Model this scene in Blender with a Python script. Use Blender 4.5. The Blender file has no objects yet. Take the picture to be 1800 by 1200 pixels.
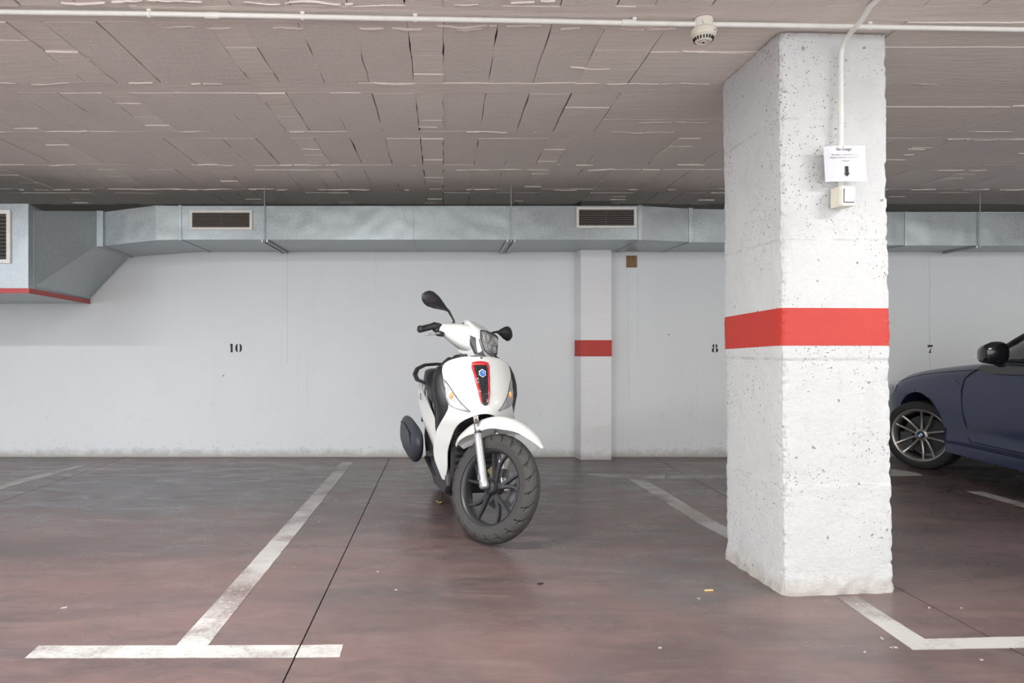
import bpy, bmesh, math, random
from mathutils import Vector, Matrix, noise
random.seed(7)
S = bpy.context.scene
COL = S.collection
PI = math.pi
F = 1200.0            # focal length in pixels of an 1800 px wide frame
CH = 1.08             # camera height
CZ = 2.435            # ceiling height
WY = 6.58             # distance to the back wall

# ---------------- camera ----------------
cd = bpy.data.cameras.new('camera'); cam = bpy.data.objects.new('camera', cd); COL.objects.link(cam)
cam.location = (0, 0, CH); cam.rotation_euler = (PI/2, 0, 0)
cd.sensor_fit = 'HORIZONTAL'; cd.sensor_width = 36; cd.lens = F/1800*36
cd.shift_x = (900-779)/1800; cd.shift_y = 6/1800
cd.clip_start = 0.05
S.camera = cam

# ---------------- world, lights, exposure ----------------
w = bpy.data.worlds.new('world'); S.world = w; w.use_nodes = True
w.node_tree.nodes['Background'].inputs[0].default_value = (0.96, 0.97, 1, 1)
w.node_tree.nodes['Background'].inputs[1].default_value = 2.7
S.view_settings.view_transform = 'Standard'; S.view_settings.look = 'None'
S.view_settings.gamma = 1; S.view_settings.use_curve_mapping = False
S.view_settings.exposure = 0.1
# fluorescent battens on the ceiling, all in front of or behind the frame: (x, y, watts, colour, turned)
LAMPS = [(2.95, 1.75, 44, (1, .99, .965), 0), (-0.9, 2.2, 78, (1, .99, .97), 0), (-3.9, 2.1, 95, (.90, .93, 1), 0),
         (0.8, -1.1, 30, (1, .99, .97), 0), (-6.5, 1.0, 70, (.80, .84, 1), 1), (6.6, 2.2, 120, (1, .98, .95), 1)]  # the cool far-left one is added in place of daylight from that side

# ---------------- helpers ----------------
def link(o, parent=None):
    COL.objects.link(o)
    if parent is not None: o.parent = parent
    return o
def obj(name, bm, m, parent=None, smooth=False, bevel=0, sub=0, solid=0, angle=None):
    me = bpy.data.meshes.new(name)
    bmesh.ops.recalc_face_normals(bm, faces=bm.faces)
    bm.to_mesh(me); bm.free()
    if isinstance(m, (list, tuple)):
        for x in m: me.materials.append(x)
    else: me.materials.append(m)
    o = bpy.data.objects.new(name, me); link(o, parent)
    if smooth: me.polygons.foreach_set('use_smooth', [True]*len(me.polygons))
    if solid:
        q = o.modifiers.new('solid', 'SOLIDIFY'); q.thickness = solid; q.offset = 0
    if bevel:
        q = o.modifiers.new('bevel', 'BEVEL'); q.width = bevel; q.segments = 2; q.limit_method = 'ANGLE'
    if sub:
        q = o.modifiers.new('sub', 'SUBSURF'); q.levels = sub; q.render_levels = sub
    return o
def thing(name, label, cat, loc=(0,0,0), rz=0, group=None):
    o = bpy.data.objects.new(name, None); COL.objects.link(o); o.empty_display_size = .1
    o.location = loc; o.rotation_euler = (0, 0, rz)
    return tag(o, label, cat, group)
def tag(o, label, cat, group=None):
    o['label'] = label; o['category'] = cat
    if group: o['group'] = group
    return o
def B(): return bmesh.new()
def box(bm, c, s, rot=None, mi=0):
    r = bmesh.ops.create_cube(bm, size=1)
    M = Matrix.Translation(c) @ (rot.to_4x4() if rot is not None else Matrix()) @ Matrix.Diagonal((s[0], s[1], s[2], 1))
    bmesh.ops.transform(bm, matrix=M, verts=r['verts'])
    if mi:
        for v in r['verts']:
            for f_ in v.link_faces: f_.material_index = mi
    return r['verts']
def RZ(a): return Matrix.Rotation(a, 3, 'Z')
def RX(a): return Matrix.Rotation(a, 3, 'X')
def RY(a): return Matrix.Rotation(a, 3, 'Y')
def loft(bm, rings, closed=True, cap=True, mi=0):
    R = [[bm.verts.new(p) for p in r] for r in rings]
    n = len(R[0])
    for a, b in zip(R, R[1:]):
        for i in range(n if closed else n-1):
            j = (i+1) % n
            f_ = bm.faces.new((a[i], a[j], b[j], b[i])); f_.material_index = mi
    if cap and closed:
        for r in (R[0], R[-1]):
            try: bm.faces.new(r).material_index = mi
            except ValueError: pass
    return R
def tube(bm, pts, r, n=10, cap=True, flat=1.0, up=None):
    pts = [Vector(p) for p in pts]; rings = []; prev = None
    for i, p in enumerate(pts):
        d = (pts[min(i+1, len(pts)-1)]-pts[max(i-1, 0)]).normalized()
        if prev is None:
            u = Vector(up) if up else (Vector((0,0,1)) if abs(d.z) < .9 else Vector((0,1,0)))
        else: u = prev
        x = d.cross(u).normalized(); u = x.cross(d).normalized(); prev = u
        rr = r[i] if isinstance(r, (list, tuple)) else r
        rings.append([p + x*rr*math.cos(2*PI*k/n) + u*rr*flat*math.sin(2*PI*k/n) for k in range(n)])
    loft(bm, rings, cap=cap)
def lathe(bm, prof, n=32, M=None, closed_prof=False):
    M = M or Matrix(); rings = []
    for k in range(n):
        a = 2*PI*k/n
        rings.append([M @ Vector((r*math.cos(a), r*math.sin(a), z)) for r, z in prof])
    R = [[bm.verts.new(p) for p in r] for r in rings]; m = len(prof)
    for k in range(n):
        a, b = R[k], R[(k+1) % n]
        for i in range(m if closed_prof else m-1):
            j = (i+1) % m
            bm.faces.new((a[i], a[j], b[j], b[i]))
    if not closed_prof:
        for i in (0, m-1):
            if prof[i][0] > 1e-6: bm.faces.new([r[i] for r in R])
    bmesh.ops.remove_doubles(bm, verts=bm.verts, dist=1e-6)
def cyl(bm, c, r, h, axis='Z', n=20):
    M = Matrix.Translation(c)
    if axis == 'Y': M = M @ Matrix.Rotation(-PI/2, 4, 'X')
    if axis == 'X': M = M @ Matrix.Rotation(PI/2, 4, 'Y')
    q = bmesh.ops.create_cone(bm, cap_ends=True, segments=n, radius1=r, radius2=r, depth=h, matrix=M)
    return q['verts']
def prism(bm, poly, y0, y1, axis='Y'):
    """polygon in two axes extruded along the third"""
    def P(a, b, t): return {'Y': (a, t, b), 'Z': (a, b, t), 'X': (t, a, b)}[axis]
    A = [bm.verts.new(P(a, b, y0)) for a, b in poly]; C_ = [bm.verts.new(P(a, b, y1)) for a, b in poly]
    n = len(poly)
    bm.faces.new(A); bm.faces.new(C_)
    for i in range(n):
        j = (i+1) % n; bm.faces.new((A[i], A[j], C_[j], C_[i]))
def lerp(a, b, t): return a+(b-a)*t
def interp(tab, x):
    if x <= tab[0][0]: return tab[0][1]
    for (a, u), (b, v) in zip(tab, tab[1:]):
        if x <= b:
            t = (x-a)/(b-a); t = t*t*(3-2*t)*.5+t*.5
            return u+(v-u)*t
    return tab[-1][1]
def floor_pt(px, py): d = F*CH/(py-606); return ((px-779)/F*d, d)

# ---------------- materials ----------------
class NT:
    def __init__(s, name):
        s.m = bpy.data.materials.new(name); s.m.use_nodes = True; s.t = s.m.node_tree
        s.b = s.t.nodes['Principled BSDF']; s._co = None
    def n(s, typ, **kw):
        x = s.t.nodes.new(typ)
        for k, v in kw.items(): setattr(x, k, v)
        return x
    def l(s, a, b): s.t.links.new(a, b)
    def co(s):
        if not s._co: s._co = s.n('ShaderNodeTexCoord').outputs['Object']
        return s._co
    def mapp(s, scale, loc=(0,0,0)):
        q = s.n('ShaderNodeMapping'); q.inputs['Scale'].default_value = scale; q.inputs['Location'].default_value = loc
        s.l(s.co(), q.inputs[0]); return q.outputs[0]
    def noise(s, scale, detail=4, rough=.6, vec=None, dist=0):
        q = s.n('ShaderNodeTexNoise'); q.inputs['Scale'].default_value = scale; q.inputs['Detail'].default_value = detail
        q.inputs['Roughness'].default_value = rough; q.inputs['Distortion'].default_value = dist
        s.l(vec if vec is not None else s.co(), q.inputs['Vector']); return q.outputs['Fac']
    def vor(s, scale, feat='F1', vec=None, out='Distance'):
        q = s.n('ShaderNodeTexVoronoi'); q.feature = feat; q.inputs['Scale'].default_value = scale
        s.l(vec if vec is not None else s.co(), q.inputs['Vector']); return q.outputs[out]
    def ramp(s, fac, stops):
        q = s.n('ShaderNodeValToRGB'); e = q.color_ramp.elements
        while len(e) < len(stops): e.new(0.5)
        for el, (p, c) in zip(e, stops):
            el.position = p; el.color = (c, c, c, 1) if isinstance(c, (int, float)) else (*c, 1)
        s.l(fac, q.inputs[0]); return q.outputs[0]
    def mix(s, fac, a, b, mode='MIX'):
        q = s.n('ShaderNodeMix'); q.data_type = 'RGBA'; q.blend_type = mode
        for i, v in ((0, fac), (6, a), (7, b)):
            if isinstance(v, bpy.types.NodeSocket): s.l(v, q.inputs[i])
            elif i == 0: q.inputs[0].default_value = v
            else: q.inputs[i].default_value = (*v, 1)
        return q.outputs[2]
    def math(s, op, a, b=0, clamp=False):
        q = s.n('ShaderNodeMath'); q.operation = op; q.use_clamp = clamp
        for i, v in ((0, a), (1, b)):
            if isinstance(v, bpy.types.NodeSocket): s.l(v, q.inputs[i])
            else: q.inputs[i].default_value = v
        return q.outputs[0]
    def sep(s):
        q = s.n('ShaderNodeSeparateXYZ'); s.l(s.co(), q.inputs[0]); return q.outputs
    def col(s, c):
        if isinstance(c, bpy.types.NodeSocket): s.l(c, s.b.inputs['Base Color'])
        else: s.b.inputs['Base Color'].default_value = (*c, 1)
    def rough(s, c):
        if isinstance(c, bpy.types.NodeSocket): s.l(c, s.b.inputs['Roughness'])
        else: s.b.inputs['Roughness'].default_value = c
    def bump(s, h, strength=.3, dist=.01, prev=None):
        q = s.n('ShaderNodeBump'); q.inputs['Strength'].default_value = strength; q.inputs['Distance'].default_value = dist
        s.l(h, q.inputs['Height'])
        if prev: s.l(prev, q.inputs['Normal'])
        s.l(q.outputs[0], s.b.inputs['Normal']); return q.outputs[0]
def mat(name, c, rough=.5, metal=0, var=.12, vs=20, bs=0, bstr=.2, coat=0, emis=None, spec=.5, trans=0):
    t = NT(name); n1 = t.noise(vs, 3)
    c2 = tuple(max(0, x*(1-var)) for x in c); c3 = tuple(min(1, x*(1+var)) for x in c)
    t.col(t.mix(n1, c2, c3)); t.rough(rough); t.b.inputs['Metallic'].default_value = metal
    t.b.inputs['Specular IOR Level'].default_value = spec
    t.b.inputs['Coat Weight'].default_value = coat; t.b.inputs['Coat Roughness'].default_value = .05
    if trans: t.b.inputs['Transmission Weight'].default_value = trans
    if bs: t.bump(t.noise(bs, 4), bstr, .005)
    if emis:
        t.b.inputs['Emission Color'].default_value = (*emis[0], 1); t.b.inputs['Emission Strength'].default_value = emis[1]
    return t.m

def floor_colour(t):
    st = t.mapp((.55, 1.5, 1))
    n1 = t.noise(1.3, 6, .62, st, .6); n2 = t.noise(4.5, 5, .65, t.mapp((.6, 1.6, 1), (3, 1, 0)), .8); n3 = t.noise(60, 3, .6)
    c = t.ramp(n1, [(.32, (.130, .104, .102)), (.47, (.178, .130, .124)), (.6, (.232, .156, .143)), (.74, (.188, .150, .146))])
    c = t.mix(t.math('MULTIPLY', t.ramp(n2, [(.5, 0), (.68, 1)]), .5), c, (.29, .195, .175))
    c = t.mix(t.math('MULTIPLY', t.ramp(t.noise(2.2, 6, .7, t.mapp((.8, 1.3, 1), (9, 4, 0)), 1), [(.5, 0), (.65, 1)]), .5), c, (.150, .140, .140))
    # worn grey tyre dust in the bays and by the pillar, redder tones, darker under scooter and car: (x, y, rx, ry, amount, colour)
    xyz = t.sep()
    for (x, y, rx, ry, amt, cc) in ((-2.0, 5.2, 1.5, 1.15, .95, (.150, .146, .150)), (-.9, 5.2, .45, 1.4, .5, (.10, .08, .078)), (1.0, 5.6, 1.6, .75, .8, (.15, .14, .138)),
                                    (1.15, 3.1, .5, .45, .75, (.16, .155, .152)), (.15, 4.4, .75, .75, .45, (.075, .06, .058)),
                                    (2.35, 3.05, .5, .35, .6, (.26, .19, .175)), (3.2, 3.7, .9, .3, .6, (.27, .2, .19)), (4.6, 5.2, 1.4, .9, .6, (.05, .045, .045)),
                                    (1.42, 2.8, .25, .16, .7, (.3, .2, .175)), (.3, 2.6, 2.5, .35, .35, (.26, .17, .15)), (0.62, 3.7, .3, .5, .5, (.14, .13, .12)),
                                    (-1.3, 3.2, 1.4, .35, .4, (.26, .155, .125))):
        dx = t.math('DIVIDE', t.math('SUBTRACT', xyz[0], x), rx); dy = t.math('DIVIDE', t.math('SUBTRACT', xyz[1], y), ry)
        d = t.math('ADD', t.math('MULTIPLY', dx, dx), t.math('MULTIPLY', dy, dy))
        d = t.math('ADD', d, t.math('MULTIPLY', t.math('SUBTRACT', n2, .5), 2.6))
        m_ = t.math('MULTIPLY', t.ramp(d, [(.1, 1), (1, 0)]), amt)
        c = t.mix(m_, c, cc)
    c = t.mix(t.ramp(t.noise(3.0, 7, .72, t.mapp((.6, 1.9, 1), (1, 8, 0)), .7), [(.50, 0), (.68, .5)]), c, (.30, .215, .195))
    c = t.mix(t.ramp(t.noise(4.0, 7, .7, t.mapp((.6, 1.7, 1), (6, 3, 0)), .6), [(.50, 0), (.70, .55)]), c, (.105, .092, .093))
    c = t.mix(t.ramp(t.noise(9, 5, .7, t.mapp((.5, 2.0, 1), (5, 2, 0)), .3), [(.56, 0), (.72, .32)]), c, (.30, .24, .225))
    c = t.mix(t.ramp(t.vor(11, 'F1', t.mapp((1, 1.6, 1))), [(.010, .25), (.03, 0)]), c, (.05, .045, .045))
    c = t.mix(t.math('MULTIPLY', n3, .35), c, t.mix(1, c, (.62, .62, .62), 'MULTIPLY'))
    c = t.mix(1, c, (.74, .72, .73), 'MULTIPLY')
    return c, n1, n2
def make_floor_mat():
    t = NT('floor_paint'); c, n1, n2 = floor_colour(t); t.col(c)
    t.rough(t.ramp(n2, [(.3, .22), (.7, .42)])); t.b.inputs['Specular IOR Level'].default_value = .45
    t.bump(t.noise(14, 3, .5), .06, .003); return t.m
def make_line_mat():
    t = NT('line_paint'); c, n1, n2 = floor_colour(t)
    n = t.noise(3.2, 5, .65, t.mapp((1, 1, 1), (2, 7, 0)), .4); sp = t.noise(55, 4, .75)
    wear = t.math('ADD', t.math('MULTIPLY', n, 1.0), t.math('MULTIPLY', sp, .5))
    f_ = t.ramp(wear, [(.70, 1), (.92, .3)])
    # tyre-scrubbed stretch of the stem and the far dusty ends
    y = t.sep()[1]
    scr = t.math('SUBTRACT', 1, t.math('MULTIPLY', t.math('ABSOLUTE', t.math('SUBTRACT', y, 2.98)), 3.2), True)
    scr = t.math('MULTIPLY', scr, t.math('GREATER_THAN', sp, .40))
    f_ = t.math('MULTIPLY', f_, t.math('SUBTRACT', 1, t.math('MULTIPLY', scr, .85)))
    far = t.ramp(t.math('MULTIPLY', t.math('SUBTRACT', y, 2.6), .3), [(0, 1), (1, .85)])
    f_ = t.math('MULTIPLY', f_, far)
    t.col(t.mix(f_, c, (.47, .46, .442))); t.rough(.5); t.bump(sp, .15, .003); return t.m
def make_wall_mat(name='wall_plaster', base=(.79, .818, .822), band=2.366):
    t = NT(name); z = t.sep()[2]
    n = t.noise(1.1, 5, .6, t.mapp((1, 1, .7))); n2 = t.noise(7, 6, .7); n3 = t.noise(26, 4, .7)
    c = t.mix(n, tuple(x*.93 for x in base), tuple(min(1, x*1.04) for x in base))
    # scuffs in a few patches low on the wall
    sc = t.math('MULTIPLY', t.ramp(n2, [(.58, 0), (.7, 1)]), t.ramp(t.math('ABSOLUTE', t.math('SUBTRACT', z, .42)), [(0, .22), (.3, 0)]))
    c = t.mix(sc, c, (.50, .49, .43))
    drip = t.noise(5, 4, .6, t.mapp((3.0, 3.0, .12), (1, 1, 1)))
    c = t.mix(t.ramp(drip, [(.62, 0), (.75, .14)]), c, (.55, .56, .55))
    # salts and dirt along the foot of the wall
    e = t.math('ADD', z, t.math('MULTIPLY', t.math('SUBTRACT', n2, .5), .16))
    c = t.mix(t.ramp(e, [(.02, .65), (.085, 0)]), c, (.36, .34, .30))
    c = t.mix(t.math('MULTIPLY', t.ramp(n3, [(.58, 0), (.66, 1)]), t.ramp(e, [(.06, .6), (.22, 0)])), c, (.42, .40, .34))
    c = t.mix(t.math('GREATER_THAN', t.math('ADD', z, t.math('MULTIPLY', n2, .01)), band), c, (.09, .085, .08))   # dark band painting in the shade of the gap above the duct
    t.col(c); t.rough(.75); b = t.bump(n3, .25, .004); t.bump(n, .25, .03, b); return t.m
def make_pillar_mat():
    t = NT('pillar_paint'); xyz = t.sep(); z = xyz[2]
    n = t.noise(2.2, 5, .6); n2 = t.noise(24, 5, .72)
    c = t.mix(n, (.56, .572, .57), (.655, .668, .665))
    # bug holes in the concrete
    wn = t.n('ShaderNodeTexNoise'); wn.inputs['Scale'].default_value = 38; wn.inputs['Detail'].default_value = 4; t.l(t.co(), wn.inputs['Vector'])
    sv = t.n('ShaderNodeVectorMath'); sv.operation = 'SCALE'; sv.inputs['Scale'].default_value = .035; t.l(wn.outputs['Color'], sv.inputs[0])
    av = t.n('ShaderNodeVectorMath'); av.operation = 'ADD'; t.l(t.co(), av.inputs[0]); t.l(sv.outputs[0], av.inputs[1]); wv = av.outputs[0]
    v = t.vor(15, vec=wv); m_ = t.math('MULTIPLY', t.ramp(v, [(.04, 1), (.10, 0)]), t.ramp(t.noise(5, 3, .6), [(.47, 0), (.56, 1)]))
    v2 = t.vor(55, vec=wv); m2 = t.math('MULTIPLY', t.ramp(v2, [(.06, 1), (.20, 0)]), t.ramp(t.noise(3.1, 3, .6), [(.47, 0), (.62, .8)]))
    holes = t.math('MAXIMUM', m_, m2)
    c = t.mix(t.math('MULTIPLY', holes, .6), c, (.36, .35, .33))
    # scuffed hand prints and grime
    g = t.ramp(t.noise(3.2, 6, .75, t.mapp((1, 1, .6), (4, 2, 8)), .4), [(.53, 0), (.70, .45)])
    c = t.mix(g, c, (.47, .47, .46))
    pt = t.n('ShaderNodeNewGeometry').outputs['Pointiness']
    ed = t.math('MULTIPLY', t.ramp(pt, [(.505, 0), (.56, 1)]), t.ramp(t.noise(30, 4, .7), [(.5, 0), (.6, .75)]))
    c = t.mix(ed, c, (.38, .37, .35))
    c = t.mix(t.ramp(t.noise(70, 5, .8), [(.55, 0), (.75, .35)]), c, (.45, .45, .44))
    # ragged pour joints
    for zz in (2.06, 1.537, 1.016, .47):
        d = t.math('ABSOLUTE', t.math('SUBTRACT', z, t.math('ADD', t.math('MULTIPLY', n2, .01), zz-.005)))
        c = t.mix(t.math('MULTIPLY', t.ramp(d, [(.0015, 1), (.006, 0)]), t.ramp(t.noise(9, 3, .7), [(.42, 0), (.55, .8)])), c, (.45, .44, .42))
    e = t.math('ADD', z, t.math('MULTIPLY', t.math('SUBTRACT', n2, .5), .15))
    c = t.mix(t.ramp(e, [(.02, .85), (.09, 0)]), c, (.45, .42, .38))
    t.col(c); t.rough(.7)
    b = t.bump(n2, .8, .008); t.bump(t.math('SUBTRACT', 1, holes), 1, .01, b); return t.m
def make_stripe_mat():
    t = NT('red_stripe_paint'); n = t.noise(8, 5, .7)
    c = t.mix(n, (.46, .030, .020), (.54, .046, .032))
    v = t.math('MULTIPLY', t.ramp(t.vor(24), [(.05, 1), (.1, 0)]), t.ramp(t.noise(6), [(.5, 0), (.58, .8)]))
    t.col(t.mix(v, c, (.22, .05, .04))); t.rough(.55); t.bump(t.noise(30, 5, .7), .3, .005); return t.m
def make_ceiling_mat(name, base, strong=.4):
    t = NT(name); n = t.noise(1.7, 4, .6); n2 = t.noise(42, 5, .75); n3 = t.noise(9, 5, .65, t.mapp((.5, 3, 1)))
    c = t.mix(n, tuple(x*.9 for x in base), tuple(x*1.1 for x in base))
    c = t.mix(t.ramp(n3, [(.6, 0), (.75, .18)]), c, tuple(x*.72 for x in base))
    t.col(c); t.rough(.85); b = t.bump(n2, strong*1.6, .014); t.bump(n3, .4, .014, b); return t.m
def make_galv():
    t = NT('galvanised_steel'); v = t.vor(130, out='Color'); n = t.noise(3, 4)
    bw = t.n('ShaderNodeRGBToBW'); t.l(v, bw.inputs[0])
    c = t.mix(bw.outputs[0], (.29, .33, .335), (.43, .475, .485))
    c = t.mix(t.ramp(n, [(.35, 0), (.7, .35)]), c, (.46, .50, .51))
    t.col(c); t.b.inputs['Metallic'].default_value = .55
    t.rough(t.math('ADD', t.math('MULTIPLY', bw.outputs[0], .08), t.math('ADD', t.math('MULTIPLY', n, .2), .24)))
    t.bump(t.noise(2.2, 2), .45, .04); return t.m

def lens_mat():
    t = NT('clear_lens'); tr = t.n('ShaderNodeBsdfTransparent'); tr.inputs[0].default_value = (.93, .93, .93, 1)
    gl = t.n('ShaderNodeBsdfGlossy'); gl.inputs['Roughness'].default_value = .03
    fr = t.n('ShaderNodeLayerWeight'); fr.inputs[0].default_value = .12
    mx = t.n('ShaderNodeMixShader'); t.l(t.math('ADD', fr.outputs[0], .06), mx.inputs[0]); t.l(tr.outputs[0], mx.inputs[1]); t.l(gl.outputs[0], mx.inputs[2])
    t.l(mx.outputs[0], t.t.nodes['Material Output'].inputs[0]); return t.m
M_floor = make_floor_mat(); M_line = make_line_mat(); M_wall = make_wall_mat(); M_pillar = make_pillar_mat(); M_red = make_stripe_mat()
M_ceil = make_ceiling_mat('ceiling_paint', (.78, .71, .65)); M_ceil2 = make_ceiling_mat('ceiling_board_paint', (.79, .72, .655), .12)
M_ceil3 = make_ceiling_mat('ceiling_joist_paint', (.76, .69, .63), .15)
M_chip = mat('bare_plaster_edge', (.74, .67, .63), .8, var=.15)
M_galv = make_galv(); M_galvd = mat('duct_inside', (.02, .02, .02), .8)
M_dark = mat('joint_dark', (.018, .015, .014), .9)
M_pvc = mat('white_pvc', (.78, .77, .72), .4); M_cream = mat('cream_plastic', (.72, .69, .58), .4)
M_grille = mat('grille_cream_metal', (.70, .69, .64), .4); M_louvre = mat('louvre_brown', (.17, .145, .12), .5)
M_ink = mat('stencil_ink', (.02, .022, .024), .7); M_paper = mat('laminated_sheet', (.64, .65, .69), .25)
M_print = mat('grey_print', (.12, .12, .13), .5)
M_white = mat('scooter_white_paint', (.74, .75, .725), .2, var=.015, coat=.6)
M_blk = mat('black_plastic', (.022, .022, .024), .42, bs=300, bstr=.1); M_gblk = mat('gloss_black', (.012, .012, .014), .15, coat=.5)
M_dgrey = mat('dark_grey_plastic', (.05, .05, .056), .5); M_seat = mat('seat_vinyl', (.02, .02, .022), .45, bs=200, bstr=.2)
M_silver = mat('silver_fork_paint', (.62, .63, .64), .3, metal=.7); M_chrome = mat('chrome', (.75, .75, .76), .08, metal=1, var=.02)
M_groove = mat('tyre_groove', (.018, .018, .018), .9); M_rubber = mat('tyre_rubber', (.052, .050, .047), .75, bs=90, bstr=.2); M_wheel = mat('wheel_black', (.035, .036, .04), .35)
M_muff = mat('muffler_cover', (.045, .052, .066), .5); M_sred = mat('scooter_red', (.60, .03, .035), .25, coat=.4)
M_lens = lens_mat(); M_refl = mat('reflector', (.66, .67, .67), .22, metal=.35, vs=60, var=.35, bs=70, bstr=.9)
M_amber = mat('amber_bulb', (.85, .42, .16), .25); M_blue = mat('emblem_blue', (.03, .16, .48), .25, coat=.5)
M_brass = mat('worn_brass_steel', (.42, .30, .10), .45, metal=.6); M_brick = mat('exposed_brick', (.26, .15, .08), .95, vs=55, var=.5, bs=70, bstr=1)
M_disc = mat('brake_disc', (.42, .42, .43), .3, metal=1); M_car = mat('car_blue_paint', (.018, .033, .095), .3, metal=.2, var=.03, coat=.35)
M_alloy = mat('alloy_grey', (.40, .38, .36), .3, metal=.85, var=.05); M_glass = mat('tinted_glass', (.012, .014, .016), .05, coat=.5)
M_sign = mat('emblem_white', (.8, .82, .84), .3); M_zinc = mat('zinc_rod', (.45, .46, .46), .4, metal=.8)
M_ctyre = mat('car_tyre', (.022, .022, .023), .7, bs=120, bstr=.2); M_headl = mat('car_headlamp', (.55, .58, .6), .1, coat=.5)
M_crumb = mat('plaster_crumb', (.42, .38, .35), .9); M_yel = mat('cigarette_paper', (.72, .52, .2), .8); M_lamp = mat('lamp_housing', (.8, .8, .8), .5)

# ---------------- setting ----------------
def struct(o): o['kind'] = 'structure'; return o
X0, X1, YB = -9.0, 10.0, -1.6   # shell left open behind the camera to let ambient world light in
bm = B(); box(bm, (.5, (YB+WY)/2, -.06), (19.2, WY-YB, .104)); FL = struct(obj('floor', bm, M_dark))
fx = [-9.0, -5.58, -3.05, -.513, 2.02, 4.55, 7.08, 10.0]; fy = [YB, .6, 3.66, WY]
for i in range(len(fx)-1):
    for j in range(len(fy)-1):
        g = .003; gy = .0012
        a, b, c, d = fx[i]+g, fx[i+1]-g, fy[j]+gy, fy[j+1]-gy
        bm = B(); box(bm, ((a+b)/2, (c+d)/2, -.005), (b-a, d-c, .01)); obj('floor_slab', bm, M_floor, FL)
M_side = make_wall_mat('side_wall_plaster', band=9)
def wall(name, c, s, m=M_side):
    bm = B(); box(bm, c, s); return struct(obj(name, bm, m))
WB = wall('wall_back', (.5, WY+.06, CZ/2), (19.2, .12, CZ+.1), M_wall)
wall('wall_left', (X0-.06, (YB+WY)/2, CZ/2), (.12, WY-YB, CZ+.1)); wall('wall_right', (X1+.06, (YB+WY)/2, CZ/2), (.12, WY-YB, CZ+.1))
bm = B(); box(bm, (.5, (YB+WY)/2, CZ+.075), (19.2, WY-YB, .12)); CE = struct(obj('ceiling', bm, M_dark))
# painted slab in front of the visible hollow-block field
def slabpiece(name, x0, x1, y0, y1, z, m, jag=0.004, ch=0):
    """a plastered ceiling piece with an uneven outline"""
    bm = B(); P = []
    def edge(ax, ay, bx, by, n):
        for k in range(n):
            t = k/n; P.append((lerp(ax, bx, t)+random.uniform(-jag, jag), lerp(ay, by, t)+random.uniform(-jag, jag)))
    nx = max(1, min(16, int((x1-x0)/.10))); ny = max(1, min(5, int((y1-y0)/.13)))
    edge(x0, y0, x1, y0, nx); edge(x1, y0, x1, y1, ny); edge(x1, y1, x0, y1, nx); edge(x0, y1, x0, y0, ny)
    prism(bm, P, z, CZ+.016, 'Z'); return obj(name, bm, m, CE)
bm = B(); box(bm, (.5, (YB+2.54)/2, CZ+.008), (19, 2.54-YB, .016)); obj('front_slab', bm, M_ceil2, CE)
YJ = [2.80, 3.605, 4.41, 5.21, 6.01]
rows = [(2.545, 2.735), (2.87, 3.535), (3.675, 4.34), (4.48, 5.14), (5.28, 5.94), (6.08, WY)]
XA, XE = -5.2, 6.6
chips = []
for yj in YJ:
    x = XA
    while x < XE:
        L = random.uniform(1.1, 2.6); x2 = min(XE, x+L)
        slabpiece('joist', x, x2+.001, yj-.068, yj+.068, CZ+.000+random.uniform(-.002, .004), M_ceil3, .006)
        x = x2
for r, (y0, y1) in enumerate(rows):
    per = .845; k0 = int((XA+.15)/per)-1; x = -.15+per*k0
    while x < XE:
        segs = [(x, x+.15, 'f'), (x+.15, x+.383, 'b'), (x+.383, x+.613, 'b'), (x+.613, x+.845, 'b')]
        for a, b, kind in segs:
            mid = (a+b)/2
            if r in (1, 2) and .62 < mid < 3.3: continue
            if r == 1 and mid < -1.78: continue
            if r == 2 and mid < -2.75: continue
            if r == 0: kind = 'b'
            g = random.choice([.001, .0015, .003, .009]) if kind == 'b' else .0015
            jz = .006 if kind == 'b' else .003
            if kind == 'b': slabpiece('ceiling_block', a+g*.5, b-g*.5, y0+.002, y1-.002, CZ+random.uniform(-.003, .004), M_ceil, .0045)
            else:
                y = y0+.002
                while y < y1-.03:
                    l_ = random.uniform(.12, .30); e = min(y1-.002, y+l_)
                    if y1-e < .06: e = y1-.002
                    slabpiece('filler_block', a+.001, b-.001, y, e-.004, CZ+random.uniform(-.006, .005), M_ceil2, .005)
                    y = e
        x += per
def boards(x0, x1, y0, y1, ys, m=M_ceil2):
    yy = [y0]+ys+[y1]
    for a, b in zip(yy, yy[1:]):
        slabpiece('board_strip', x0, x1, a+.001, b-.002, CZ-.001+random.uniform(-.004, .005), m, .003)
boards(.697, .955, 2.87, 3.538, [3.14, 3.36]); boards(.96, 1.95, 2.87, 3.538, [3.16, 3.34]); boards(1.955, 3.228, 2.87, 3.538, [3.1, 3.3])
boards(.697, .955, 3.672, 4.34, [3.9, 4.12]); boards(.96, 1.95, 3.672, 4.34, [4.10]); boards(1.955, 3.228, 3.672, 4.34, [3.88, 4.14])
boards(-5.2, -1.842, 2.87, 3.538, [3.03, 3.27]); boards(-5.2, -2.687, 3.672, 4.34, [4.05])
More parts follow.
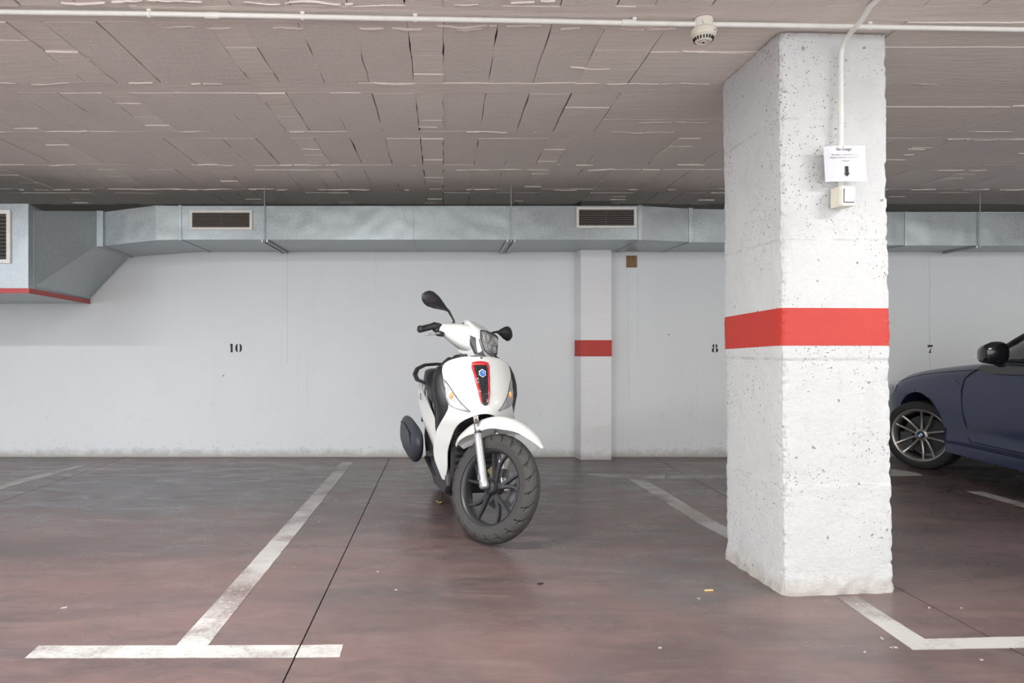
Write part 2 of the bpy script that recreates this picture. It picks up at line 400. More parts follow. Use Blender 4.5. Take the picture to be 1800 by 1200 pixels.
# torn plaster lips left along the edges of joists and boards (too thin to count)
bm = B()
def lip(x0, x1, y, h=.006, wd=.004, dens=.7):
    x = x0
    while x < x1:
        L = random.uniform(.03, .22); e = min(x1, x+L)
        if random.random() < dens*.62:
            n = max(2, int((e-x)/.02)); top = []; bot = []
            for k in range(n+1):
                xx = lerp(x, e, k/n); yy = y + noise.noise(Vector((xx*6, y*9, 0)))*.03 + random.uniform(-.0025, .0025)
                hh = h*random.uniform(.10, .5)*(math.sin(PI*k/n)*.8+.2)
                top.append((xx, yy, CZ+.008)); bot.append((xx, yy-.001, CZ-.004-hh))
            bk = [(p[0], p[1]+wd, p[2]) for p in bot]; tk = [(p[0], p[1]+wd+.002, p[2]) for p in top]
            loft(bm, [[top[k], bot[k], bk[k], tk[k]] for k in range(n+1)])
        x = e+random.uniform(0, .04)
for (a, b, y, d, h) in [(-2.0, .75, 2.70, .85, .007), (-1.35, -.6, 2.915, .9, .008), (-.6, 1.0, 2.925, .8, .008), (-.35, .9, 2.90, .7, .006), (-2.4, .3, 3.535, .45, .004), (-4, -1.78, 3.03, .6, .004),
                        (-4, -1.78, 3.27, .4, .003), (.96, 1.4, 3.16, .8, .005), (.62, 1.45, 3.34, .5, .004), (.62, 1.45, 3.54, .75, .004),
                        (1.98, 3.2, 3.16, .6, .006), (1.98, 3.0, 3.54, .6, .005), (-3.6, .6, 4.34, .45, .004), (.62, 3.2, 4.16, .5, .004), (.3, 2.4, 4.345, .45, .004),
                        (-1.9, -.2, 5.14, .8, .006), (-.95, 1.7, 5.28, .8, .007), (-3.5, -2.2, 5.15, .3, .004), (1.0, 3.0, 5.15, .5, .004),
                        (-3.7, -.3, 5.95, .92, .007), (.2, 3.5, 5.96, .4, .004), (3.3, 5.2, 5.3, .5, .005), (3.0, 5.4, 5.95, .6, .006), (3.2, 4.6, 4.5, .5, .005)]:
    lip(a, b, y, h, .004, d)
for k in range(34):
    x = -.075+.845*random.randint(-5, 6)+random.uniform(-.05, .05); r = random.choice(rows[1:]); y = random.uniform(r[0]+.05, r[1]-.05)
    if r in rows[1:3] and (x > .6 or x < -2): continue
    lip(x-.06, x+.06, y, .004, .003, .8)
o = obj('torn_plaster_lip', bm, M_chip, CE); o['kind'] = 'stuff'

# back wall details
def pilaster_shell(z0, z1, off, name, m, parent):
    bm = B(); xa, xb, yf = 1.27-off, 1.585+off, WY-.15-off
    zs = [lerp(z0, z1, k/ max(1, int((z1-z0)/.04))) for k in range(max(1, int((z1-z0)/.04))+1)]
    rings = []
    for z in zs:
        j = lambda s: noise.noise(Vector((s, z*14, 3)))*.004+noise.noise(Vector((s, z*45, 3)))*.003
        lean = .006*(1-z/CZ)*0
        rings.append([(xa-.0+j(1)+lean, WY-.002, z), (xa+.027+j(2), yf+j(3), z), (xb+j(4), yf+j(5), z), (xb+j(6), WY-.002, z)])
    loft(bm, rings); return obj(name, bm, m, parent)
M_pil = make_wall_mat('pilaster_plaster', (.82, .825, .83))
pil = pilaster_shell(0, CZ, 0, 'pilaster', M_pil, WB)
pilaster_shell(.972, 1.125, .003, 'painted_stripe', M_red, pil)
def wx(px): return (px-779)/F*WY
def wz(py): return CH-(py-606)/F*WY
def flat_mark(name, polys, yy, m, parent):
    bm = B()
    for p in polys: prism(bm, p, yy-.0015, yy+.001, 'Y')
    return obj(name, bm, m, parent)
def arcpts(cx, cz, rx, rz, a0, a1, n=10): return [(cx+rx*math.cos(lerp(a0, a1, k/n)), cz+rz*math.sin(lerp(a0, a1, k/n))) for k in range(n+1)]
def half_moon(cx, cz, rx, rz, gap, side, inner=.32):
    A = arcpts(cx+side*gap, cz, (rx-gap)*side, rz, -PI/2+.18, PI/2-.18)
    I_ = arcpts(cx+side*gap, cz, rx*inner*.35*side, rz*.82, PI/2-.1, -PI/2+.1, 6)
    return A+I_
cz_ = wz(611.5); h = .041
x_ = wx(407)
flat_mark('painted_digit', [[(x_-.012, cz_-h), (x_+.016, cz_-h), (x_+.011, cz_-h+.008), (x_+.011, cz_+h), (x_-.004, cz_+h), (x_-.020, cz_+h*.62), (x_-.009, cz_+h*.6), (x_-.008, cz_-h+.008)]], WY, M_ink, WB)
x_ = wx(419.5)
flat_mark('painted_digit', [half_moon(x_, cz_, .032, h, .008, s) for s in (-1, 1)], WY, M_ink, WB)
x_ = wx(1256.7); cz_ = wz(612)
flat_mark('painted_digit', [half_moon(x_, cz_+.022, .024, .019, .005, s) for s in (-1, 1)]+[half_moon(x_, cz_-.018, .031, .022, .007, s) for s in (-1, 1)], WY, M_ink, WB)
x_ = wx(1635); cz_ = wz(613)
flat_mark('painted_digit', [[(x_-.024, cz_+.038), (x_+.027, cz_+.038), (x_+.020, cz_+.018), (x_-.012, cz_+.019), (x_-.022, cz_+.010)],
                            [(x_-.017, cz_-.038), (x_+.013, cz_-.038), (x_+.004, cz_-.025), (x_+.009, cz_+.006), (x_+.004, cz_+.006), (x_-.007, cz_-.025)]], WY, M_ink, WB)
for xx, z0, z1 in ((wx(505), 0.9, 1.95), (wx(1634), .6, 1.95), (wx(1105), .55, 1.78), (wx(1121), .95, 1.78)):
    bm = B(); pts = []
    for k in range(24):
        z = lerp(z0, z1, k/23); pts.append((xx+noise.noise(Vector((xx, z*3, 0)))*.006, WY-.0003, z))
    tube(bm, pts, .0011 if xx > 2 or xx < 0 else .0008, 5); obj('hairline_crack', bm, mat('crack_grey', (.45, .46, .45), .9), WB)
# recess with raw brick above the pilaster's right side
bm = B(); cx, cz2 = wx(1110), wz(461)
box(bm, (cx, WY+.001, cz2+.008), (.105, .006, .115)); hb = obj('exposed_brick', bm, M_brick, WB)
bm = B()
for s, c in (((.012, .010, .13), (cx-.058, WY-.003, cz2)), ((.012, .010, .13), (cx+.058, WY-.003, cz2)), ((.128, .012, .014), (cx, WY-.003, cz2-.062))):
    box(bm, c, s)
obj('plaster_rim', bm, M_pil, WB, bevel=.003)
bm = B()   # lumpy plaster foot
pts = []; rs = []
for k in range(190):
    x = lerp(-5.4, 6.6, k/189); pts.append((x, WY+.004, .004)); rs.append(.010+.008*abs(noise.noise(Vector((x*3, 1, 0))))+.006*noise.noise(Vector((x*17, 2, 0))))
tube(bm, pts, rs, 6); o = obj('baseboard_back', bm, make_wall_mat('foot_plaster', (.62, .60, .56)), smooth=True); struct(o)
# small plugs / nail on the wall
for px, py in ((393, 660), (1175, 588)):
    bm = B(); cyl(bm, (wx(px), WY-.003, wz(py)), .005, .012, 'Y', 8); obj('wall_plug', bm, M_ink, WB)

# floor markings
def marking(polys, name='painted_line', zt=.0016):
    for p in polys:
        bm = B()
        P = []
        for i in range(len(p)):
            a, b = p[i], p[(i+1) % len(p)]; L = math.hypot(a[0]-b[0], a[1]-b[1]); n = max(1, int(L/.05))
            for k in range(n):
                q = (lerp(a[0], b[0], k/n), lerp(a[1], b[1], k/n))
                P.append((q[0]+noise.noise(Vector((q[0]*11, q[1]*11, 0)))*.003, q[1]+noise.noise(Vector((q[0]*11, q[1]*11, 5)))*.003))
        prism(bm, P, .0, zt, 'Z'); obj(name, bm, M_line, FL)
fp = floor_pt
marking([[fp(43, 1157), fp(516, 1156), fp(526, 1134), fp(68, 1135)], [fp(519, 1156), fp(597, 1155), fp(603, 1133), fp(529, 1134)]])
marking([[fp(307, 1138), fp(362, 1138), fp(621, 812), fp(601, 812)]], zt=.0023)
marking([[fp(0, 850), fp(140, 818), fp(160, 815), fp(148, 819), fp(0, 860)], [fp(0, 860), fp(0, 850), (-3.64, 2.45), (-3.52, 2.40)], [(-4.1, 2.36), (-3.0, 2.36), (-3.0, 2.46), (-4.1, 2.46)]])
a0, a1 = fp(1105, 842), fp(1132, 841)
marking([[a0, a1, (1.66, 4.2), (1.74, 3.6), (1.63, 3.55), (1.55, 4.1)]])
marking([[fp(1470, 1049), fp(1507, 1048), fp(1625, 1123), fp(1800, 1119), (3.4, 2.53), (3.4, 2.42), fp(1800, 1138), fp(1605, 1142)]])
marking([[fp(1018, 832), fp(1075, 833), fp(1170, 835), fp(1168, 841), fp(1110, 840), fp(1060, 838)], [fp(1190, 833), fp(1290, 835), fp(1290, 840), fp(1172, 840)]])
marking([[fp(1565, 823), fp(1612, 831), fp(1622, 835), fp(1565, 836)], [(3.86, 5.03), (3.97, 5.03), (3.97, 2.5), (3.86, 2.5)]])

# ---------------- pillar ----------------
PB = [Vector((1.472, 2.939, 0)), Vector((1.973, 2.986, 0)), Vector((1.936, 3.512, 0)), Vector((1.435, 3.465, 0))]
PT = [Vector((1.456, 2.956, CZ)), Vector((1.935, 2.978, CZ)), Vector((1.92, 3.53, CZ)), Vector((1.447, 3.55, CZ))]
def pillar_mesh(z0, z1, off, cap=True):
    bm = B(); nz = max(2, int((z1-z0)/.014)); N = 34; rings = []
    for k in range(nz+1):
        z = lerp(z0, z1, k/nz); t = z/CZ; cs = [PB[i].lerp(PT[i], t) for i in range(4)]; cen = sum(cs, Vector())/4
        ring = []
        lift = sum(z > q_ for q_ in (.47, 1.016, 1.537, 2.06)); step = [.0015, -.001, .002, -.0015, .001][lift % 5]
        for i in range(4):
            a, b = cs[i], cs[(i+1) % 4]; nrm = Vector(((b-a).y, -(b-a).x, 0)).normalized()
            for m in range(N):
                u = m/N; p = a.lerp(b, u); e = min(u, 1-u)*N
                q = Vector((p.x*9, p.y*9, z*9))
                d = noise.noise(q)*.0022+step+off
                w_ = math.exp(-e*1.1)
                chip = 1.5*noise.noise(Vector((i*7+(0 if u < .5 else 7), z*26, 1.3)))+.6*noise.noise(Vector((i*7+(0 if u < .5 else 7), z*75, 4)))
                d += -w_*(.004+.012*max(0, chip))*(1 if off < .001 else .9)
                p = p+nrm*d
                if e < .5: p = p+(cen-p).normalized()*.004
                if z < .09 and off < .001: p = p+nrm*(.09-z)*.10*(1+noise.noise(q*2))
                p.z = z-(max(0, p.y-2.97)/.5*.018 if off > .001 else 0); ring.append(p)
        rings.append(ring)
    loft(bm, rings, cap=cap); return bm
pl = thing('pillar', 'square white rough concrete pillar with a red painted band beside the scooter', 'pillar', (0, 0, 0))
pc = obj('shaft', pillar_mesh(0, CZ-.004, 0), M_pillar, pl, smooth=False)
obj('painted_stripe', pillar_mesh(1.077, 1.240, .0012, False), M_red, pl)
# ---------------- air duct ----------------
dt = thing('air_duct', 'long galvanised rectangular ventilation duct with joined sections along the back wall under the ceiling', 'duct', (-.3, 6.1, 2.0))
def dobj(name, bm, m, parent=None, **k):
    par = parent or dt
    o = obj(name, bm, m, par, **k)
    if par is dt: o.matrix_parent_inverse = Matrix.Translation((.3, -6.1, -2.0))
    return o
YBK = WY-.03
def st(xf, yf, xb, zb, zt): return (xf, yf, xb, zb+CH, zt+CH)
def ring4(s, g=0): xf, yf, xb, zb, zt = s; return [(xf, yf-g, zb-g), (xf, yf-g, zt+g), (xb, YBK, zt+g), (xb, YBK, zb-g)]
A0, A1 = st(-4.9, 5.2, -5.0, .397, 1.075), st(-3.16, 5.2, -3.40, .397, 1.075)
B1, B2 = st(-3.182, 5.3, -3.39, .447, 1.04), st(-2.95, 5.80, -3.02, .840, 1.136)
C1, C2, C3 = st(-2.90, 5.83, -2.98, .846, 1.134), st(-2.42, 5.75, -2.50, .882, 1.174), st(-2.245, 5.80, -2.26, .894, 1.180)
D = [st(x, 5.80, x, .894, 1.180) for x in (-2.225, -1.513, -.251, .575, 1.655)]
E1, E2, E3, E4, E5 = st(1.69, 5.80, 1.69, .894, 1.180), st(2.13, 5.93, 2.10, .894, 1.183), st(2.17, 5.94, 2.14, .894, 1.183), st(4.15, 6.13, 4.05, .894, 1.19), st(4.82, 6.15, 4.72, .894, 1.19)
E6 = st(8.0, 6.18, 8.0, .894, 1.19)
def section(*ss):
    bm = B(); loft(bm, [ring4(s) for s in ss]); return dobj('duct_section', bm, M_galv)
section(A0, A1); section(B1, B2); section(C1, C2, C3); [section(a, b) for a, b in zip(D, D[1:])]
section(E1, E2); section(E3, E4); section(E4, E5); section(E5, E6)
def flange(s, w_=.014, g=.007):
    bm = B(); a = list(s); b = list(s); a[0] -= w_; a[2] -= w_; b[0] += w_; b[2] += w_
    loft(bm, [ring4(a, g), ring4(b, g)]); dobj('flange', bm, M_galv, bevel=.002)
def mid(a, b): return tuple((p+q)/2 for p, q in zip(a, b))
for s, w_ in ((mid(B2, C1), .03), (mid(C3, D[0]), .014), (mid(D[4], E1), .018), (mid(E2, E3), .018), (E4, .008)): flange(s, w_)
flange(B1, .008, .006)
for s in (D[1], D[2], D[3], E5):
    flange(s, .0035, .003)
# red-painted angle round the bottom of the left box
bm = B(); x0, z0 = -3.16, .397+CH
loft(bm, [[(-4.9, 5.188, z0-.004), (-4.9, 5.188, z0+.034), (-4.9, 5.2, z0+.034), (-4.9, 5.2, z0-.004)],
          [(x0+.014, 5.188, z0-.004), (x0+.014, 5.188, z0+.034), (x0, 5.2, z0+.034), (x0, 5.2, z0-.004)],
          [(-3.385, YBK, z0-.004), (-3.385, YBK, z0+.034), (-3.40, YBK, z0+.034), (-3.40, YBK, z0-.004)]])
dobj('red_edge_angle', bm, mat('red_edge_paint', (.42, .05, .045), .5))
def vent(cx, yf, z0, z1, w_, nl, rail=.022):
    fr = B(); z0 += CH; z1 += CH; zc = (z0+z1)/2; hh = z1-z0
    for c, s in (((cx, yf-.006, z0+rail/2), (w_, .018, rail)), ((cx, yf-.006, z1-rail/2), (w_, .018, rail)),
                 ((cx-w_/2+rail/2, yf-.006, zc), (rail, .018, hh-2*rail)), ((cx+w_/2-rail/2, yf-.006, zc), (rail, .018, hh-2*rail))): box(fr, c, s)
    g = dobj('vent_grille', fr, M_grille, bevel=.002)
    bk = B(); box(bk, (cx, yf-.001, zc), (w_-2*rail, .004, hh-2*rail)); dobj('grille_opening', bk, M_galvd, g)
    for k in range(nl):
        z = lerp(z0+rail, z1-rail, (k+.5)/nl)
        b_ = B(); box(b_, (cx, yf-.008, z), (w_-2*rail, .014, .0035), RX(-.5)); dobj('louvre', b_, M_louvre, g)
    b_ = B(); box(b_, (cx, yf-.005, zc), (.004, .004, hh-2*rail)); dobj('louvre_stay', b_, M_louvre, g)
vent(-1.885, 5.80, .975, 1.142, .53, 7); vent(1.385, 5.80, .990, 1.168, .51, 7); vent(-3.62, 5.2, .62, 1.025, .66, 12, .03)
for xx, yf in ((-1.535, 5.79), (-1.495, 5.79), (.545, 5.79), (.605, 5.79), (4.80, 6.14), (2.98, 5.98)):
    bm = B(); box(bm, (xx, (yf+YBK)/2, CH+.882), (.016, YBK-yf, .02)); dobj('cross_brace', bm, M_zinc)
for xx, yf in ((-1.513, 5.785), (.575, 5.785), (4.82, 6.135), (-4.0, 5.19)):
    bm = B(); cyl(bm, (xx, yf-.006, (CH+.87+CZ)/2 if xx > -3 else CZ-.1), .004, (CZ-CH-.87) if xx > -3 else .2, 'Z', 8); dobj('hanger_rod', bm, M_zinc)

# ---------------- conduits, detector, notice, switch ----------------
pz = CZ-.021
def pipe_y(x): return 2.734+(x+1.775)*(2.892-2.734)/(2.46+1.775)
cp = thing('ceiling_conduit', 'white plastic conduit pipe running across the whole ceiling in front of the pillar', 'pipe', (0, pipe_y(0), pz))
def cobj(par, name, bm, m, **k):
    o = obj(name, bm, m, par, **k); o.matrix_parent_inverse = Matrix.Translation(-par.location); return o
bm = B(); pts = []
for k in range(60):
    x = lerp(-4.5, 6.0, k/59); pts.append((x, pipe_y(x)+noise.noise(Vector((x*.8, 0, 0)))*.006, pz+.003*noise.noise(Vector((x*1.3, 5, 0)))))
tube(bm, pts, .0105, 12); cobj(cp, 'pipe', bm, M_pvc, smooth=True)
for px in (262, 532, 1115, 1529, 730):
    x = (px-779)/F*pipe_y(((px-779)/F)*2.8)
    bm = B(); cyl(bm, (x, pipe_y(x), pz), .0135, .012, 'X', 16); box(bm, (x, pipe_y(x)+.004, pz+.014), (.016, .018, .016)); cobj(cp, 'clip', bm, M_pvc)
for px in (378, 1108):
    x = (px-779)/F*2.8
    bm = B(); cyl(bm, (x, pipe_y(x), pz), .0132, .055, 'X', 16); cobj(cp, 'coupling', bm, M_pvc, smooth=False)
dc = thing('pillar_conduit', 'white plastic conduit dropping from the ceiling down the pillar front behind the notice', 'pipe', (1.70, 2.93, CH+.67))
bm = B(); yfr = 2.933
pts = [(1.675, YB+.05, CZ-.013), (1.688, 2.60, CZ-.013), (1.689, 2.70, CZ-.016), (1.692, 2.76, CZ-.042), (1.697, 2.82, CZ-.052), (1.703, 2.87, CZ-.056), (1.706, 2.902, CZ-.064), (1.708, 2.924, CZ-.085), (1.709, yfr, CZ-.115), (1.709, yfr, CZ-.3), (1.709, yfr, CH+.80), (1.710, yfr+.004, CH+.665)]
tube(bm, pts, .0105, 14); cobj(dc, 'pipe', bm, M_pvc, smooth=True)
sd = thing('smoke_detector', 'round cream smoke detector hanging from the ceiling conduit left of the pillar', 'smoke detector', (1.083, pipe_y(1.083), CZ))
bm = B(); lathe(bm, [(0, 0), (.036, 0), (.038, -.006), (.037, -.042), (0, -.042)], 28); obj('junction_box', bm, M_pvc, sd, smooth=False)
bm = B(); cyl(bm, (-.002, -.036, -.022), .017, .006, 'Y', 20); obj('box_port', bm, M_cream, sd)
bm = B(); lathe(bm, [(0, -.040), (.046, -.041), (.051, -.047), (.052, -.060), (.049, -.065), (.048, -.071), (.040, -.078), (.034, -.093), (.028, -.0965), (.024, -.0935), (.012, -.0935), (.010, -.097), (0, -.097)], 36)
hd = obj('detector_head', bm, M_cream, sd, smooth=False, bevel=.001)
for k in range(20):
    a = 2*PI*k/20; bm = B(); t_ = Matrix.Rotation(a, 3, 'Z')
    box(bm, t_ @ Vector((.0374, 0, -.0855)), (.006, .0055, .013), t_ @ RY(.32)); obj('sensor_slot', bm, M_dark, hd)
bm = B(); cyl(bm, (0, 0, -.0975), .0055, .002, 'Z', 12); obj('sensor_hole', bm, M_dark, hd)
bm = B(); box(bm, (.030, -.040, -.062), (.006, .004, .003), RZ(.6)); obj('indicator_lamp', bm, M_print, hd)
# notice
nt = thing('notice_sheet', 'tilted laminated paper notice with grey print and a black down arrow on the pillar front', 'sign', (1.712, 2.905, CH+.771))
R = Matrix.Rotation(math.radians(-2.6), 3, 'Y').inverted()
def nshear(x, z): return (x - z*.055, z + x*.015)
bm = B(); g = 8
fr = []
for yy in (0, .0012):
    fr.append([[bm.verts.new((nshear(lerp(-.09, .09, i/g), z)[0], yy-.004*math.sin(PI*i/g)+.005*(i/g), nshear(lerp(-.09, .09, i/g), z)[1])) for i in range(g+1)] for z in (-.076, .076)])
for s_ in fr:
    for i in range(g): bm.faces.new((s_[0][i], s_[0][i+1], s_[1][i+1], s_[1][i]))
for j in (0, 1):
    for i in range(g): bm.faces.new((fr[0][j][i], fr[0][j][i+1], fr[1][j][i+1], fr[1][j][i]))
for i in (0, g): bm.faces.new((fr[0][0][i], fr[0][1][i], fr[1][1][i], fr[1][0][i]))
obj('sheet', bm, M_paper, nt)
def text(txt, size, x, z, m, parent, name='printed_line', bold=0):
    cu = bpy.data.curves.new(name, 'FONT'); cu.body = txt; cu.size = size; cu.align_x = 'CENTER'; cu.align_y = 'CENTER'; cu.resolution_u = 2; cu.offset = bold
    t_ = bpy.data.objects.new(name, cu); COL.objects.link(t_); bpy.context.view_layer.update()
    me = bpy.data.meshes.new_from_object(t_.evaluated_get(bpy.context.evaluated_depsgraph_get())); bpy.data.objects.remove(t_)
    me.materials.clear(); me.materials.append(m)
    for v in me.vertices:
        a, b = nshear(x+v.co.x, z+v.co.y); v.co = (a, -.0052, b)
    return link(bpy.data.objects.new(name, me), parent)
text('Se ruega', .019, -.005, .061, M_print, nt, bold=.0003)
text('No dejar encendida la luz', .0108, -.004, .038, M_print, nt); text('siempre durante todo el día', .0108, -.006, .026, M_print, nt); text('Gracias', .0108, 0, .012, M_print, nt)
bm = B(); P = [nshear(a+.002, b) for a, b in ((-.0065, -.012), (.0065, -.012), (.0065, -.042), (.012, -.042), (0, -.055), (-.012, -.042), (-.0065, -.042))]
prism(bm, P, -.0056, -.0040, 'Y'); obj('printed_arrow', bm, M_ink, nt)
bm = B(); cyl(bm, (-.008, -.0055, .074), .004, .003, 'Y', 10); obj('fixing_tape', bm, M_pvc, nt)
# light switch / sensor under the notice
sw = thing('light_switch', 'small white plastic switch box on the pillar below the notice', 'switch', (1.706, 2.955, CH+.631))
Rz = RZ(.10)
bm = B(); box(bm, Rz @ Vector((0, -.030, 0)), (.066, .062, .086), Rz); obj('housing', bm, M_cream, sw, bevel=.004)
bm = B(); box(bm, Rz @ Vector((.004, -.0625, 0)), (.062, .008, .084), Rz); obj('cover_plate', bm, M_pvc, sw, bevel=.005)
bm = B(); box(bm, Rz @ Vector((.004, -.0675, 0)), (.048, .004, .060), Rz); obj('bezel', bm, M_print, sw, bevel=.003)
bm = B(); box(bm, Rz @ Vector((.004, -.0695, .001)), (.044, .005, .056), Rz @ RX(.07)); obj('rocker', bm, mat('rocker_plastic', (.66, .70, .72), .2), sw, bevel=.003)
#SCOOTER#
# ---------------- scooter ----------------
sc = thing('scooter', 'white scooter with red-edged grille and black wheels, parked left of the pillar', 'scooter', (.262, 3.735, 0), math.radians(-79))
M_dull = mat('dull_disc_steel', (.16, .16, .165), .45, metal=.8)
AX = Vector((-.454, 0, .891)); AP = Vector((-.031, 0, .289))
STEER = Matrix.Translation(AP) @ Matrix.Rotation(math.radians(36), 4, AX) @ Matrix.Translation(-AP)
def sobj(name, bm, m, parent=None, steer=False, **k):
    if steer == 2: bmesh.ops.translate(bm, vec=(-.100, 0, .014), verts=bm.verts)
    if steer: bmesh.ops.transform(bm, matrix=STEER, verts=bm.verts)
    return obj(name, bm, m, parent or sc, **k)
def wheel(cx, cz, R, name, steer, nsp=5, wid=.052):
    T = Matrix.Translation((cx, 0, cz)) @ Matrix.Rotation(PI/2, 4, 'X')
    # rim
    bm = B(); rr = R-.082
    lathe(bm, [(rr+.006, -.040), (rr+.006, -.034), (rr-.012, -.026), (rr-.017, 0), (rr-.012, .026), (rr+.006, .034), (rr+.006, .040), (rr-.008, .040), (rr-.022, .030), (rr-.026, 0), (rr-.022, -.030), (rr-.008, -.040)], 64, T, True)
    rim = sobj(name, bm, M_wheel, None, steer, smooth=True, bevel=0)
    # tyre with cut tread
    bm = B(); N = 440; prof = []
    for k in range(25):
        a = lerp(-2.25, 2.25, k/24); prof.append((a, rr-.004+.043+ .045*math.cos(a) if False else 0))
    rings = []; flags = []
    for i in range(N):
        th = 2*PI*i/N; ring = []; fl_ = []
        for k in range(41):
            a = lerp(-2.2, 2.2, k/40); s_ = math.sin(min(PI/2, max(-PI/2, a))) if abs(a) < PI/2 else math.copysign(1-.13*(abs(a)-PI/2)/(.63)*1.0, a)
            yy = wid*s_; r_ = (R-.050)+.050*math.cos(a) if abs(a) < PI/2 else (R-.050)-(abs(a)-PI/2)/.63*.036
            gv = 0
            if abs(a) < 1.45:
                u = th*22/(2*PI)*1.0+abs(a)*.9*1.0; fr_ = (u % 1); u2 = (th*22/(2*PI)+abs(a)*.35+.35) % 1
                if (fr_ < .13 and .15 < abs(a) < 1.05) or (u2 < .13 and .7 < abs(a) < 1.40): r_ -= .006; yy *= .95; gv = 1
                if abs(a) < .06: r_ -= .005; gv = 1
            fl_.append(gv); ring.append(T @ Vector((r_*math.cos(th), r_*math.sin(th), yy)))
        rings.append(ring); flags.append(fl_)
    rings.append(rings[0]); R_ = [[bm.verts.new(p) for p in r] for r in rings[:-1]]; R_.append(R_[0])
    for i, (a_, b_) in enumerate(zip(R_, R_[1:])):
        for k in range(40): bm.faces.new((a_[k], a_[k+1], b_[k+1], b_[k])).material_index = flags[i][k]
    sobj('tyre', bm, (M_rubber, M_groove), rim, steer, smooth=True, solid=0)
    # hub
    bm = B(); lathe(bm, [(0, -.062), (.018, -.062), (.020, -.05), (.034, -.046), (.040, -.03), (.040, .03), (.034, .046), (.020, .05), (.018, .062), (0, .062)], 28, T)
    sobj('hub', bm, M_wheel, rim, steer, smooth=False, bevel=.002)
    # curved spokes in pairs
    for k in range(nsp):
        for s_ in (-1, 1):
            base = 2*PI*k/nsp+.35; rings = []
            for m in range(9):
                t = m/8; r_ = lerp(.030, rr-.012, t); an = base+s_*(.08+.20*t**1.5)+.10*math.sin(t*PI)
                wd = lerp(.0125, .0065, t)+.003*(t > .9); dp = lerp(.016, .010, t); y0 = .010*(1-t)
                c_ = Vector((r_*math.cos(an), r_*math.sin(an), 0)); tn = Vector((-math.sin(an), math.cos(an), 0))
                rings.append([T @ (c_+tn*wd*q+Vector((0, 0, p*dp+0*y0))) for q, p in ((-1, -.7), (-.75, -1), (.75, -1), (1, -.7), (1, .7), (.75, 1), (-.75, 1), (-1, .7))])
            bm = B(); loft(bm, rings); sobj('spoke', bm, M_wheel, rim, steer)
    # drilled brake disc on the left side
    bm = B(); T2 = T @ Matrix.Translation((0, 0, -.056)); lathe(bm, [(.070, -.0022), (.115, -.0022), (.115, .0022), (.070, .0022)], 48, T2, True); sobj('brake_disc', bm, M_dull, rim, steer)
    return rim
wheel(0, .298, .298, 'front_wheel', True)
wheel(-1.39, .30, .285, 'rear_wheel', False, wid=.06)
# fork
for y in (-.088, .088):
    U = lambda t, dy=0: AP+Vector((.0, y, 0))+Vector((.035*.899, 0, .035*.438))+AX*t
    bm = B(); tube(bm, [U(-.02), U(-.01), U(.0), U(.03), U(.16), U(.25), U(.285), U(.29)], [.021, .026, .027, .0225, .0215, .022, .024, .021], 20)
    lg = sobj('fork_leg', bm, M_silver, None, True, smooth=True)
    bm = B(); tube(bm, [U(.285), U(.392)], 0.018, 18); sobj('stanchion', bm, M_chrome, lg, True, smooth=True)
    bm = B(); tube(bm, [U(.283), U(.300)], .0205, 18); sobj('dust_seal', bm, M_blk, lg, True)
    bm = B(); c_ = U(0); cyl(bm, c_+Vector((0, math.copysign(.02, y), 0)), .010, .012, 'Y', 12); sobj('axle_nut', bm, M_dgrey, lg, True)
    bm = B(); box(bm, U(.035)+Vector((-.012, math.copysign(.021, y), 0)), (.02, .004, .03), RY(-.45)); sobj('fork_badge', bm, M_print, lg, True)
bm = B(); cyl(bm, (0, 0, .305), .008, .20, 'Y', 12); sobj('front_axle', bm, M_dgrey, None, True)
bm = B(); tube(bm, [AP+AX*.43+Vector((.03, -.088, .015)), AP+AX*.44+Vector((.02, 0, .02)), AP+AX*.43+Vector((.03, .088, .015))], .026, 12); tube(bm, [AP+AX*.43, AP+AX*.80], .022, 12)
sobj('steering_stem', bm, M_blk, None, True)
bm = B(); box(bm, (-.085, .075, .375), (.075, .045, .055), RY(.7)); box(bm, (-.07, .062, .36), (.05, .02, .04), RY(.7)); sobj('brake_caliper', bm, mat('caliper_bronze', (.30, .24, .13), .4, metal=.6), None, True, bevel=.006)
bm = B(); tube(bm, [(-.1, .085, .40), (-.16, .10, .52), (-.22, .09, .66)], .004, 8); sobj('brake_hose', bm, M_blk, None, True)
# front mudguard
bm = B(); rings = []
for k in range(31):
    t = k/30; th = math.radians(lerp(45, 155, t))
    wd = interp([(0, .006), (.06, .030), (.2, .060), (.45, .078), (.75, .080), (.92, .062), (1, .03)], t)
    Rr = interp([(0, .372), (.15, .376), (.5, .384), (1, .388)], t); drop = interp([(0, .004), (.15, .035), (.4, .075), (.7, .085), (1, .03)], t)
    ring = []
    for j in range(13):
        s_ = lerp(-1, 1, j/12); r_ = Rr-drop*abs(s_)**2.6+.004*(1-abs(s_)); ring.append((r_*math.cos(th), wd*math.sin(s_*PI/2)*1.0, .305+r_*math.sin(th)))
    rings.append(ring)
loft(bm, rings, closed=False); sobj('front_mudguard', bm, M_white, None, True, smooth=True, solid=.005, sub=1)
